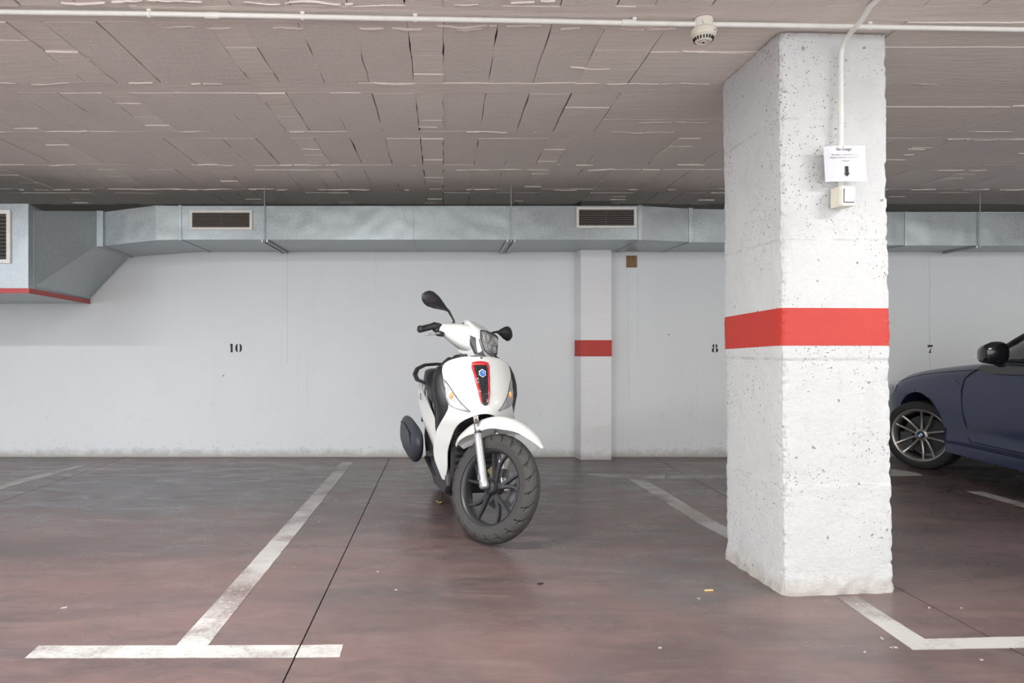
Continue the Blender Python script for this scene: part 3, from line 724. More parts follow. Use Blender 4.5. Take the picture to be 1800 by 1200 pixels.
# front shield
W = [(.26, .185), (.33, .215), (.40, .243), (.50, .252), (.58, .242), (.63, .226), (.68, .206), (.715, .192), (.75, .192), (.80, .200), (.87, .206), (.93, .213), (.965, .200), (.985, .175), (1.0, .135), (1.012, .075)]
XC = [(.26, -.33), (.40, -.27), (.55, -.20), (.66, -.145), (.72, -.135), (.80, -.155), (.88, -.195), (.95, -.235), (1.012, -.285)]
IN = [(.26, .176), (.33, .166), (.46, .176), (.57, .158), (.62, .140), (.66, .105), (.685, .03)]
def shx(y, z, off=0):
    w_ = interp(W, z); q = min(1.15, abs(y)/.235)
    d = .125*q**2.1+.02*q
    crest = .010*math.exp(-(y/.055)**2)*(1 if z > .7 else max(0, (z-.5)/.2))
    return interp(XC, z)-d+crest+off
zs = [1.012, 1.0, .985, .965, .94, .91, .87, .83, .79, .75, .72, .70, .688]; us = [lerp(-1, 1, k/20) for k in range(21)]
bm = B(); grid = []
for z in zs: grid.append([bm.verts.new((shx(u*interp(W, z), z), u*interp(W, z), z)) for u in us])
for a, b in zip(grid, grid[1:]):
    for i in range(20): bm.faces.new((a[i], a[i+1], b[i+1], b[i]))
low = [.672, .65, .62, .585, .54, .49, .44, .39, .34, .30, .265]
for side in (-1, 1):
    idx = list(range(0, 10)) if side < 0 else list(range(20, 10, -1)); prev = [grid[-1][i] for i in idx]
    for z in low:
        o_, i_ = interp(W, z), interp(IN, z)
        cur = [bm.verts.new((shx(lerp(o_, i_, k/9), z), side*lerp(o_, i_, k/9), z)) for k in range(10)]
        for k in range(9): bm.faces.new((prev[k], prev[k+1], cur[k+1], cur[k]))
        prev = cur
fs = sobj('front_shield', bm, M_white, None, smooth=True, solid=.008, sub=1)
# grille
def zy_patch(rows, off, n=8):
    """rows: (z, y0, y1)"""
    b_ = B(); G = []
    for z, a, c in rows: G.append([b_.verts.new((shx(lerp(a, c, k/n), z, off), lerp(a, c, k/n), z)) for k in range(n+1)])
    for p, q in zip(G, G[1:]):
        for i in range(n): b_.faces.new((p[i], p[i+1], q[i+1], q[i]))
    return b_
def gw(z, x=0): return interp([(.735, .004), (.745, .018), (.80, .024), (.90, .036), (.955, .044), (.972, .036)], z)+x
zz = [.980-.0115*k for k in range(22)]
gr = sobj('grille', zy_patch([(z, -gw(z), gw(z)) for z in zz if z > .735], .007), M_gblk, fs, smooth=True, solid=.004)
gr_children = []
bm = B()   # red surround: an open band, widest over the top
out = [(z, gw(z)+.0105*(1 if z < .93 else 1.2)) for z in zz if .745 < z < .975]; 
for sy in (-1, 1):
    G = []
    for z, o_ in out:
        thin = max(0, min(1, (z-.735)/.08)); i_ = gw(z)-.001; o2 = i_+.002+(.0065*thin)
        G.append([bm.verts.new((shx(y*sy, z, .014 if e else .008), y*sy, z)) for e, y in ((0, i_-.003), (1, i_), (1, o2), (0, o2+.003))])
    for p, q in zip(G, G[1:]):
        for i in range(3): bm.faces.new((p[i], p[i+1], q[i+1], q[i]))
G = []
for k in range(13):
    y = lerp(-.050, .050, k/12); zt = .983-.010*(y/.053)**2; zb = .966-.004*(y/.053)**2
    G.append([bm.verts.new((shx(y, z, e), y, z)) for e, z in ((.008, zt+.003), (.015, zt), (.015, zb), (.008, zb-.003))])
for p, q in zip(G, G[1:]):
    for i in range(3): bm.faces.new((p[i], p[i+1], q[i+1], q[i]))
sobj('red_surround', bm, M_sred, fs, smooth=True)
for k in range(17):
    z = .955-.0125*k; w_ = gw(z)-.004; bm = B()
    if w_ < .006: continue
    pts = [(shx(y, z+.006*math.cos(j*PI), .013), y, z+.004*math.cos(j*PI)) for j, y in enumerate([lerp(-w_, w_, q/6) for q in range(7)])]
    tube(bm, pts, .0021, 5); sobj('grille_bar', bm, M_dgrey, fs, None)
def hexa(r, off, cz=.918): return [(shx(0, cz, off)+(-.35)*r*math.sin(PI/6+k*PI/3), r*.95*math.cos(PI/6+k*PI/3), cz+r*math.sin(PI/6+k*PI/3)) for k in range(6)]
bm = B(); loft(bm, [hexa(.0235, .010), hexa(.0235, .020)]); em = sobj('emblem', bm, M_sign, fs)
bm = B(); loft(bm, [hexa(.0195, .018), hexa(.0195, .0225)]); sobj('emblem_field', bm, M_blue, fs)
bm = B(); e0 = hexa(.010, .0235)
tube(bm, [(p[0]+.0002, p[1]*.7, p[2]) for p in (e0[2], e0[1], e0[0], e0[5])], .0016, 6); sobj('emblem_mark', bm, M_sign, fs)
# indicators
def indicator(sd):
    rows = []
    T_ = [(.876, .202, .208), (.85, .187, .207), (.825, .174, .202), (.80, .162, .204), (.78, .150, .202), (.76, .136, .199), (.74, .121, .192), (.725, .107, .176), (.712, .094, .142), (.702, .084, .098)]
    b_ = zy_patch([(z, sd*a, sd*b) for z, a, b in T_], .007, 6)
    bez = sobj('indicator', b_, M_refl, None, smooth=True, solid=.004)
    bez['label'] = 'clear indicator lamp with orange bulb'
    b_ = zy_patch([(z, sd*(a+.003), sd*(b-.002)) for z, a, b in T_[1:-1]], .015, 6); sobj('indicator_lens', b_, M_lens, bez, smooth=True)
    b_ = B(); bmesh.ops.create_uvsphere(b_, u_segments=14, v_segments=8, radius=.017, matrix=Matrix.Translation((shx(.172, .79, .010), sd*.174, .788)) @ Matrix.Diagonal((.55, .8, 1.25, 1)))
    sobj('indicator_bulb', b_, M_amber, bez, smooth=True)
    b_ = B(); tube(b_, [(shx(sd*y, z, .011), sd*y, z) for z, y in ((.876, .203), (.85, .186), (.80, .161), (.76, .137), (.725, .107), (.702, .083))], .0022, 6)
    sobj('indicator_rim', b_, M_dgrey, bez)
indicator(-1); indicator(1)
# black inner leg shield, its outer lip showing past the white front
bm = B(); G = []
for z in [1.0, .98, .93, .87, .8, .73, .66, .58, .5, .42, .36, .31]:
    w_ = interp([(.31, .165), (.45, .21), (.6, .230), (.72, .238), (.8, .258), (.88, .252), (.95, .222), (1.0, .15)], z)
    G.append([bm.verts.new((interp([(.31, -.455), (.5, -.44), (.75, -.41), (1.0, -.43)], z)+.045*abs(u)**2*0-.05*(1-abs(u)**2)+.02*abs(u)**3, u*w_, z)) for u in [lerp(-1, 1, k/12) for k in range(13)]])
for p, q in zip(G, G[1:]):
    for i in range(12): bm.faces.new((p[i], p[i+1], q[i+1], q[i]))
sobj('inner_leg_shield', bm, M_blk, None, smooth=True, solid=.02)
for sd in (-1, 1):    # black side cheeks closing the gap between front and inner shield
    bm = B(); G = []
    for z in [.95, .90, .84, .78, .72, .66, .58, .5, .44]:
        o_ = interp(W, z); xf = shx(o_, z)
        wi = interp([(.31, .165), (.45, .21), (.6, .230), (.72, .238), (.8, .258), (.88, .252), (.95, .222), (1.0, .15)], z)
        G.append([bm.verts.new(p) for p in ((xf-.006, sd*(o_-.014), z), (lerp(xf, -.42, .5), sd*(max(o_-.006, wi)-.004), z), (-.425, sd*(wi-.002), z))])
    for p, q in zip(G, G[1:]):
        for i in range(2): bm.faces.new((p[i], p[i+1], q[i+1], q[i]))
    sobj('shield_side', bm, M_blk, None, smooth=True, solid=.006)
# wheel-well panel with louvres
bm = B(); G = []
for z in [.66, .60, .54, .46, .38, .30, .24]:
    G.append([bm.verts.new((interp([(.24, -.36), (.45, -.345), (.6, -.33), (.70, -.30)], z)-.02*(1-abs(u)), u*.155, z)) for u in [lerp(-1, 1, k/6) for k in range(7)]])
for p, q in zip(G, G[1:]):
    for i in range(6): bm.faces.new((p[i], p[i+1], q[i+1], q[i]))
wp = sobj('wheel_well_panel', bm, M_blk, None, smooth=True, solid=.006)
for k in range(7):
    bm = B(); box(bm, (-.335, 0, .56-.04*k), (.02, .29, .012), RY(.3)); sobj('radiator_louvre', bm, M_dgrey, wp)
# --- handlebar group ---
bm = B(); rings = []
for y, cx, cz, hx, hz in ((-.245, -.425, 1.102, .026, .027), (-.20, -.415, 1.102, .036, .036), (-.15, -.385, 1.100, .058, .058), (-.10, -.350, 1.095, .085, .078), (-.05, -.335, 1.092, .104, .088), (0, -.330, 1.090, .110, .09),
                          (.05, -.335, 1.092, .104, .088), (.10, -.350, 1.095, .085, .078), (.15, -.385, 1.100, .058, .058), (.20, -.415, 1.102, .036, .036), (.245, -.425, 1.102, .026, .027)):
    ring = []
    for k in range(16):
        a = 2*PI*k/16; c_, s_ = math.cos(a), math.sin(a); e = .75
        x = hx*math.copysign(abs(c_)**e, c_); z = hz*math.copysign(abs(s_)**e, s_); ring.append((cx+x-.25*z, y, cz+z))
    rings.append(ring)
loft(bm, rings); hb = sobj('handlebar_cover', bm, M_white, None, 2, smooth=True, sub=1)
def hull_y(prof, ws, name, m, parent=None, **k):
    """side profile with a half width per point, lofted left to right"""
    b_ = B(); n = 7; rings = []
    for i in range(n):
        u = lerp(-1, 1, i/(n-1)); rings.append([(p[0]-.02*abs(u)**3, u*w_, p[1]) for p, w_ in zip(prof, ws)])
    loft(b_, rings); return sobj(name, b_, m, parent, 2, **k)
prof = [(-.37, 1.205), (-.32, 1.198), (-.225, 1.150), (-.175, 1.02), (-.19, .992), (-.27, .975), (-.36, 1.0)]
hull_y(prof, [.070, .082, .098, .082, .062, .06, .07], 'headlight_cowl', M_white, None, smooth=True, bevel=.008)
def hp(u, t, off):  # point on the raked headlight face: u -1..1 across, t 0 bottom..1 top
    x = lerp(-.175, -.225, t); z = lerp(1.02, 1.150, t); n_ = Vector((.93, 0, .36)); w_ = lerp(.080, .094, t)
    return Vector((x-.02*abs(u)**3, u*w_, z))+n_*off
def hpatch(pts, off, nm, m, parent=None, th=.006, **k):
    b_ = B(); A_ = [b_.verts.new(hp(u, t, off)) for u, t in pts]; Bq = [b_.verts.new(hp(u, t, off-th)) for u, t in pts]
    b_.faces.new(A_); b_.faces.new(Bq)
    for i in range(len(pts)): j = (i+1) % len(pts); b_.faces.new((A_[i], A_[j], Bq[j], Bq[i]))
    return sobj(nm, b_, m, parent, 2, **k)
hl = hpatch([(-.82, .92), (-.4, .97), (.4, .97), (.82, .92), (.86, .5), (.66, .06), (.3, -.04), (-.3, -.04), (-.66, .06), (-.86, .5)], .006, 'headlight', M_refl, None, .01)
for a, b, r_ in ((-.42, .66, .026), (.42, .66, .026), (-.28, .25, .022), (.28, .25, .022), (0, .48, .014)):
    bm = B(); p = hp(a, b, .007); M_ = Matrix.Translation(p) @ Matrix.Rotation(math.radians(69), 4, 'Y')
    lathe(bm, [(0, .0), (r_*.35, .001), (r_*.8, .008), (r_, .010), (r_*1.08, .008), (r_*1.08, -.004)], 22, M_); sobj('reflector_bowl', bm, M_refl, hl, 2, smooth=True)
hpatch([(-.80, .90), (-.4, .95), (.4, .95), (.80, .90), (.83, .5), (.64, .08), (.3, -.01), (-.3, -.01), (-.64, .08), (-.83, .5)], .022, 'headlight_glass', M_lens, hl, .003)
b_ = B(); loop = [(-.82, .92), (-.4, .97), (.4, .97), (.82, .92), (.86, .5), (.66, .06), (.3, -.04), (-.3, -.04), (-.66, .06), (-.86, .5), (-.82, .92)]
tube(b_, [hp(u, t, .012) for u, t in loop], .0042, 6); sobj('headlight_rim', b_, M_dgrey, hl, 2)
for sd in (-1, 1):
    b_ = B(); P_ = [hp(sd*.90, .52, .004), hp(sd*.72, .02, .006), hp(sd*.5, -.18, .004), hp(sd*.95, -.12, -.02), hp(sd*1.12, .35, -.03), hp(sd*1.18, .78, -.045)]
    A_ = [b_.verts.new(p) for p in P_]; Q_ = [b_.verts.new(p+Vector((-.02, 0, 0))) for p in P_]; b_.faces.new(A_); b_.faces.new(Q_)
    for i in range(6): j = (i+1) % 6; b_.faces.new((A_[i], A_[j], Q_[j], Q_[i]))
    sobj('cowl_insert', b_, M_dgrey, None, 2)
b_ = B(); box(b_, (-.225, 0, .985), (.10, .125, .02), RY(.15)); sobj('cowl_chin', b_, M_blk, None, 2, bevel=.006)
b_ = B(); tube(b_, [(-.30, 0, .965), (-.34, 0, 1.02), (-.38, 0, 1.06)], [.06, .06, .05], 18); tube(b_, [(-.33, 0, .90), (-.35, 0, .98)], [.07, .09], 18); sobj('stem_cover', b_, M_blk, None, 2)
bm = B(); box(bm, (-.405, 0, 1.16), (.07, .15, .03), RY(-.5)); sobj('instrument_panel', bm, M_gblk, None, 2, bevel=.01)
for sd in (-1, 1):
    bm = B(); tube(bm, [(-.420, sd*.235, 1.103), (-.425, sd*.26, 1.104), (-.43, sd*.275, 1.095), (-.448, sd*.330, 1.062), (-.450, sd*.337, 1.060), (-.452, sd*.347, 1.058)], [.024, .024, .0195, .0195, .0225, .020], 18)
    g_ = sobj('grip', bm, M_blk, None, 2, smooth=True)
    bm = B(); tube(bm, [(-.405, sd*.215, 1.080), (-.385, sd*.24, 1.068), (-.392, sd*.28, 1.050), (-.402, sd*.315, 1.036), (-.404, sd*.322, 1.034)], [.008, .0075, .006, .0055, .009], 10); sobj('brake_lever', bm, M_silver, None, 2, smooth=True)
    bm = B(); box(bm, (-.42, sd*.236, 1.100), (.04, .04, .056)); box(bm, (-.40, sd*.225, 1.068), (.05, .04, .03)); sobj('switch_block', bm, M_blk, None, 2, bevel=.008)
    # mirror: stalk + teardrop head
    bm = B(); pts = [(-.395, sd*.140, 1.125), (-.395, sd*.141, 1.160), (-.393, sd*.146, 1.174), (-.385, sd*.18, 1.190), (-.375, sd*.225, 1.212)]
    tube(bm, pts, [.011, .0095, .006, .0062, .008], 10); ms = sobj('mirror', bm, M_blk, None, 2, smooth=True)
    ax_ = Vector((.0, sd*.975, .08)).normalized(); up_ = Vector((0, -sd*.22, .975)); fw_ = Vector((1, 0, 0))
    base = Vector((-.375, sd*.222, 1.210)); rings = []
    for k in range(15):
        t = k/14; hw_ = interp([(0, .007), (.12, .012), (.3, .026), (.5, .041), (.72, .049), (.88, .040), (.97, .018), (1, .003)], t); th_ = interp([(0, .007), (.3, .016), (.6, .026), (.9, .018), (1, .003)], t)
        c_ = base+ax_*(t*(.235 if sd < 0 else .150))+up_*(.010*math.sin(t*2.2)); rings.append([c_+up_*hw_*math.cos(2*PI*j/14)+fw_*(th_*max(-.35, math.sin(2*PI*j/14))) for j in range(14)])
    bm = B(); loft(bm, rings); mh = sobj('mirror_head', bm, M_blk, ms, 2, smooth=True)
    bm = B(); R_ = [base+ax_*((.135 if sd < 0 else .11)+.060*math.cos(2*PI*j/18))+up_*(.008+.036*math.sin(2*PI*j/18))+Vector((-.0105, 0, 0)) for j in range(18)]
    loft(bm, [R_, [p+Vector((-.002, 0, 0)) for p in R_]]); sobj('mirror_glass', bm, M_chrome, ms, 2)
# --- floor, tunnel, seat, rear ---
bm = B(); box(bm, (-.64, 0, .335), (.32, .36, .03)); sobj('footboard', bm, M_blk, None, bevel=.01)
bm = B(); loft(bm, [[(-.40, -.07, .34), (-.40, -.06, .62), (-.40, .06, .62), (-.40, .07, .34)], [(-.55, -.07, .34), (-.55, -.055, .47), (-.55, .055, .47), (-.55, .07, .34)], [(-.80, -.09, .34), (-.80, -.08, .52), (-.80, .08, .52), (-.80, .09, .34)]]); sobj('tunnel', bm, M_blk, None, bevel=.01)
def seat_ring(x, zt, zb, hw_): 
    out_ = []
    for k in range(16):
        a = 2*PI*k/16; c_, s_ = math.cos(a), math.sin(a); out_.append((x, hw_*math.copysign(abs(c_)**.6, c_), (zt+zb)/2+(zt-zb)/2*math.copysign(abs(s_)**.55, s_)))
    return out_
bm = B(); loft(bm, [seat_ring(*a) for a in ((-.715, .775, .70, .055), (-.74, .805, .66, .10), (-.82, .818, .64, .142), (-.95, .815, .66, .168), (-1.06, .825, .69, .174), (-1.11, .875, .70, .174), (-1.16, .905, .72, .170), (-1.30, .91, .74, .158), (-1.48, .905, .80, .125), (-1.57, .885, .82, .09))])
sobj('seat', bm, M_seat, None, smooth=True)
bm = B(); loft(bm, [seat_ring(*a) for a in ((-.735, .755, .36, .085), (-.78, .76, .34, .13), (-1.0, .77, .36, .15), (-1.25, .80, .45, .145), (-1.5, .83, .62, .11), (-1.62, .85, .72, .07))])
sobj('underseat_body', bm, M_gblk, None, smooth=True)
for sd in (-1, 1):
    bm = B(); G = []
    up = [(-.64, .395), (-.74, .455), (-.83, .53), (-.92, .595), (-1.01, .645), (-1.10, .685), (-1.20, .72), (-1.32, .755), (-1.45, .80), (-1.58, .83), (-1.68, .85)]
    lo = [(-.64, .378), (-.73, .385), (-.82, .400), (-.90, .440), (-.98, .485), (-1.06, .525), (-1.15, .58), (-1.28, .64), (-1.42, .69), (-1.56, .745), (-1.70, .80)]
    yo = [.165, .168, .172, .180, .190, .196, .200, .196, .178, .145, .10]
    for (a, c), (b, d), y in zip(up, lo, yo):
        G.append([bm.verts.new((lerp(b, a, t), sd*(y+.018*math.sin(t*PI)-.035*t**2-.018*(1-t)**3+(.008 if t < .35 else 0)*math.sin(t/.35*PI)), lerp(d, c, t))) for t in [k/8 for k in range(9)]])
    for p, q in zip(G, G[1:]):
        for i in range(8): bm.faces.new((p[i], p[i+1], q[i+1], q[i]))
    sp = sobj('side_panel', bm, M_white, None, smooth=True, solid=.006, sub=1)
    bm = B(); tube(bm, [(-1.19+.014*math.sin(k*1.9), sd*(.200), .735-.011*k) for k in range(5)], .0028, 6); sobj('side_badge', bm, M_dgrey, sp)
    # lower skirt
    bm = B(); prism(bm, [(-.40, .34), (-.60, .378), (-.80, .40), (-.98, .485), (-1.12, .55), (-1.17, .44), (-1.10, .30), (-.92, .225), (-.68, .175), (-.45, .175), (-.36, .24)], sd*.135, sd*.178, 'Y'); sobj('lower_skirt', bm, M_dgrey, None, bevel=.012)
    bm = B(); tube(bm, [(-.72, sd*.181, .24), (-.95, sd*.181, .30), (-1.08, sd*.181, .40)], .006, 8); sobj('skirt_rib', bm, M_blk, None)
    bm = B(); box(bm, (-.84, sd*.19, .36), (.09, .05, .02), RY(.1)); sobj('passenger_footrest', bm, M_dgrey, None, bevel=.006)
bm = B(); prism(bm, [(-.38, .30), (-.70, .34), (-1.1, .50), (-1.40, .42), (-1.42, .24), (-1.15, .18), (-.75, .15), (-.45, .17)], -.12, .12, 'Y'); sobj('engine_block', bm, M_blk, None, bevel=.02)
bm = B(); prism(bm, [(-1.0, .40), (-1.42, .40), (-1.50, .30), (-1.42, .22), (-1.0, .2)], .10, .16, 'Y'); sobj('transmission_case', bm, M_dgrey, None, bevel=.015)
bm = B(); tube(bm, [(-.50, -.12, .165), (-.62, -.14, .165), (-.78, -.16, .20), (-.95, -.20, .32)], .014, 10); sobj('exhaust_pipe', bm, M_blk, None, smooth=True)
bm = B(); rings = []
for x, cz_, hz_, hy in ((-.90, .37, .05, .025), (-.94, .38, .09, .038), (-1.00, .39, .118, .048), (-1.15, .40, .128, .052), (-1.38, .42, .128, .052), (-1.52, .435, .115, .046), (-1.57, .44, .07, .03)):
    rings.append([(x+.10*math.sin(2*PI*k/20)*.4, -.258+hy*math.copysign(abs(math.cos(2*PI*k/20))**.8, math.cos(2*PI*k/20)), cz_+hz_*math.copysign(abs(math.sin(2*PI*k/20))**.9, math.sin(2*PI*k/20))) for k in range(20)])
loft(bm, rings); mf = sobj('muffler', bm, M_muff, None, smooth=True)
bm = B(); prism(bm, [(-.97, .40), (-1.02, .48), (-1.22, .51), (-1.42, .52), (-1.43, .45), (-1.15, .42)], -.312, -.303, 'Y'); sobj('heat_shield', bm, M_dgrey, mf, bevel=.006)
bm = B(); tube(bm, [(-1.10, -.148, .785), (-1.16, -.170, .81), (-1.30, -.205, .825), (-1.40, -.208, .86), (-1.48, -.178, .90), (-1.60, -.10, .925), (-1.64, 0, .93), (-1.60, .10, .925), (-1.48, .178, .90), (-1.40, .208, .86), (-1.30, .205, .825), (-1.16, .170, .81), (-1.10, .148, .785)], [.012, .018, .020, .019, .018, .018, .019, .018, .018, .019, .020, .018, .012], 10, flat=.6)
sobj('grab_rail', bm, M_blk, None, smooth=True)
bm = B(); box(bm, (-1.70, 0, .80), (.07, .16, .09), RY(.3)); sobj('tail_light', bm, M_sred, None, bevel=.02)
bm = B(); prism(bm, [(-1.64, .80), (-1.74, .76), (-1.92, .46), (-1.90, .45), (-1.68, .72)], -.08, .08, 'Y'); sobj('rear_mudguard', bm, M_blk, None, bevel=.006)
# centre stand
bm = B()
for sd in (-1, 1):
    tube(bm, [(-.82, sd*.085, .22), (-.90, sd*.100, .10), (-.925, sd*.108, .02)], .010, 8)
tube(bm, [(-.88, -.095, .13), (-.88, .095, .13)], .008, 8); cs = sobj('centre_stand', bm, M_dgrey, None)
for sd in (-1, 1):
    bm = B(); tube(bm, [(-.895, sd*.106, .022), (-.925, sd*.112, .010), (-.99, sd*.122, .012)], [.008, .011, .007], 8, flat=.6); sobj('stand_foot', bm, M_brass, cs, smooth=True)
# end of scooter
#CAR#
# ---------------- car ----------------
CX, CY = 5.0, 5.84; CTH = math.atan2(.99, .12)
car = thing('car', 'dark blue hatchback with grey alloy wheels parked nose to the wall right of the pillar', 'car', (CX, CY, 0), CTH)
STN = [  # x, half width of side, sill z, shoulder z, hood or belt edge (y, z), centre z
    (.70, .55, .30, .58, .40, .62, .64), (.66, .70, .24, .62, .56, .67, .70), (.58, .80, .22, .66, .66, .72, .755), (.46, .85, .20, .71, .70, .775, .81), (.34, .868, .19, .745, .73, .815, .85),
    (.20, .875, .19, .775, .74, .845, .88), (0, .878, .19, .81, .75, .872, .905), (-.20, .880, .19, .835, .755, .895, .93), (-.40, .878, .19, .86, .755, .915, .95), (-.62, .876, .195, .88, .755, .935, .97),
    (-.80, .875, .20, .895, .76, .945, .985), (-1.1, .876, .20, .90, .77, .93, .95), (-1.6, .88, .20, .91, .78, .94, .95), (-2.2, .885, .20, .92, .78, .955, .96), (-2.7, .885, .20, .94, .77, .97, .98),
    (-3.1, .85, .23, .95, .74, .98, .99), (-3.4, .78, .30, .93, .66, .97, .98), (-3.52, .66, .38, .88, .56, .92, .93)]
def body_ring(s):
    x, hw_, zs, zsh, ye, ze, zc = s
    P = [(0, zs+.02), (hw_*.6, zs), (hw_-.05, zs), (hw_-.025, zs+.03), (hw_-.018, zs+.10), (hw_-.006, zs+.125), (hw_-.024, zs+.205), (hw_-.002, zs+.275), (hw_+.004, lerp(zs+.2, zsh, .72)), (hw_-.012, zsh-.015), (hw_-.045, zsh+.018), (lerp(hw_, ye, .6), lerp(zsh, ze, .75)), (ye, ze), (ye*.55, lerp(ze, zc, .72)), (0, zc)]
    L_ = [(x, y, z) for y, z in P]; R_ = [(x, -y, z) for y, z in reversed(P[1:-1])]
    return L_+R_
bm = B(); loft(bm, [body_ring(s) for s in STN]); bmesh.ops.recalc_face_normals(bm, faces=bm.faces)
body = obj('car_body', bm, M_car, car, smooth=True, sub=2)
# wheel arches cut out for real, the cutters are removed afterwards
cutters = []
for wx_, in ((0,), (-2.69,)):
    bm = B()
    for sd in (-1, 1): cyl(bm, (wx_, sd*.80, .305), .364, .46, 'Y', 56)
    c_ = obj('cutter', bm, M_car, car); q = body.modifiers.new('cut', 'BOOLEAN'); q.object = c_; q.operation = 'DIFFERENCE'; q.solver = 'EXACT'; cutters.append(c_)
bpy.context.view_layer.update()
me = bpy.data.meshes.new_from_object(body.evaluated_get(bpy.context.evaluated_depsgraph_get())); body.modifiers.clear(); body.data = me
me.materials.clear(); me.materials.append(M_car)
for c_ in cutters: bpy.data.objects.remove(c_)
def side_y(x, z):   # outer skin of the left side
    for a, b in zip(STN, STN[1:]):
        if b[0] <= x <= a[0]:
            t = (a[0]-x)/(a[0]-b[0]); s = [lerp(p, q, t) for p, q in zip(a, b)]; break
    R_ = body_ring(s)[2:12]
    for p, q in zip(R_, R_[1:]):
        if p[2] <= z <= q[2]: return lerp(p[1], q[1], (z-p[2])/(q[2]-p[2]+1e-9))
    return R_[-1][1] if z > R_[-1][2] else R_[0][1]
for wx_ in (0, -2.69):
    for sd in (-1, 1):
        bm = B(); N_ = 30
        A_ = [[(wx_+r_*math.cos(a), sd*y, .305+r_*math.sin(a)) for a in [lerp(-.25, PI+.25, k/N_) for k in range(N_+1)]] for r_, y in ((.366, .845), (.366, .60), (.05, .60))]
        loft(bm, A_, closed=False); obj('wheel_arch_liner', bm, M_dark, car)
def car_wheel(wx_, sd, steer):
    T = Matrix.Translation((wx_, sd*.865, .294)) @ Matrix.Rotation(steer, 4, 'Z') @ Matrix.Translation((0, -sd*.10, 0)) @ Matrix.Rotation(-sd*PI/2, 4, 'X')
    # local z is outward, face plane near z=.1
    bm = B(); lathe(bm, [(.222, -.10), (.235, -.095), (.284, -.098), (.293, -.085), (.296, -.06), (.296, .06), (.293, .085), (.284, .100), (.240, .104), (.226, .098), (.222, .09)], 64, T, True); tr = obj('wheel', bm, M_ctyre, car, smooth=True)
    bm = B(); lathe(bm, [(.224, .100), (.230, .098), (.231, .088), (.222, .082), (.212, .072), (.206, .04), (.206, -.09), (.200, -.09), (.199, .06), (.205, .082), (.215, .094)], 64, T, True); obj('rim', bm, M_alloy, tr, smooth=True)
    bm = B(); lathe(bm, [(0, .066), (.034, .067), (.050, .060), (.056, .045), (.056, .0), (0, .0)], 30, T); obj('hub', bm, M_alloy, tr)
    for k in range(5):
        for s_ in (-1, 1):
            base = 2*PI*k/5+PI/2+.35; rings = []
            for m in range(7):
                t = m/6; r_ = lerp(.036, .214, t); off = s_*lerp(.013, .048, t**.8)
                wd = lerp(.0095, .0085, t)+(.004 if m == 6 else 0); z1 = .062+.030*t-.012*math.sin(PI*t); dp = lerp(.030, .018, t)
                c_ = Vector((r_*math.cos(base), r_*math.sin(base), 0))+Vector((-math.sin(base), math.cos(base), 0))*off; tn = Vector((-math.sin(base), math.cos(base), 0))
                rings.append([T @ (c_+tn*wd*q_+Vector((0, 0, z1+p_*dp))) for q_, p_ in ((-1.2, -1), (-1, -.15), (-.4, 0), (.4, 0), (1, -.15), (1.2, -1))])
            bm = B(); loft(bm, rings); obj('spoke', bm, M_alloy, tr)
        a = 2*PI*(k+.5)/5+PI/2+.35; bm = B(); M_ = T @ Matrix.Translation((.043*math.cos(a), .043*math.sin(a), .056)); lathe(bm, [(0, .004), (.008, .004), (.0085, -.01), (0, -.01)], 8, M_); obj('wheel_bolt', bm, M_dark, tr)
    bm = B(); lathe(bm, [(0, .002), (.165, .002), (.165, -.012), (0, -.012)], 40, T); obj('brake_disc', bm, M_dgrey, tr)
    bm = B(); box(bm, (0, 0, 0), (.10, .16, .06)); bmesh.ops.transform(bm, matrix=T @ Matrix.Translation((.13, .07, .01)), verts=bm.verts); obj('brake_caliper', bm, M_dgrey, tr)
    bm = B(); lathe(bm, [(0, .073), (.029, .073), (.031, .069), (.031, .060), (0, .06)], 28, T); cap_ = obj('wheel_badge', bm, M_gblk, tr)
    for k in range(4):   # blue and white quarters
        bm = B(); A_ = [T @ Vector((0, 0, .0742))]+[T @ Vector((.019*math.cos(a), .019*math.sin(a), .0742)) for a in [k*PI/2+j*PI/16 for j in range(9)]]
        bm.faces.new([bm.verts.new(p) for p in A_]); obj('badge_quarter', bm, M_blue if k % 2 else M_sign, tr, solid=.0008)
car_wheel(0, 1, math.radians(36)); car_wheel(0, -1, math.radians(26)); car_wheel(-2.69, 1, 0); car_wheel(-2.69, -1, 0)
# panel gaps, drawn as thin recessed-looking strips lying on the skin
def seam(pts, name='door_gap', w_=.0032, m=None):
    P = []
    for (a, b), (c, d) in zip(pts, pts[1:]):
        n_ = max(2, int(math.hypot(a-c, b-d)/.03))
        for k in range(n_): x, z = lerp(a, c, k/n_), lerp(b, d, k/n_); P.append((x, side_y(x, z)-.0005, z))
    x, z = pts[-1]; P.append((x, side_y(x, z)-.0005, z)); bm_ = B(); tube(bm_, P, w_, 6); return obj(name, bm_, m or M_dark, car)
seam([(-.775, .905), (-.70, .865), (-.64, .82), (-.612, .74), (-.607, .66), (-.615, .56), (-.637, .48), (-.655, .40), (-.662, .36), (-.70, .335), (-1.3, .335), (-1.9, .335), (-2.0, .40), (-2.03, .6), (-2.05, .9)])
seam([(-.53, .80), (-.58, .765)], 'fender_mark', .0012)
seam([(.40, .735), (.20, .785), (0, .822), (-.25, .85), (-.5, .872), (-.77, .893)], 'bonnet_gap', .0022)
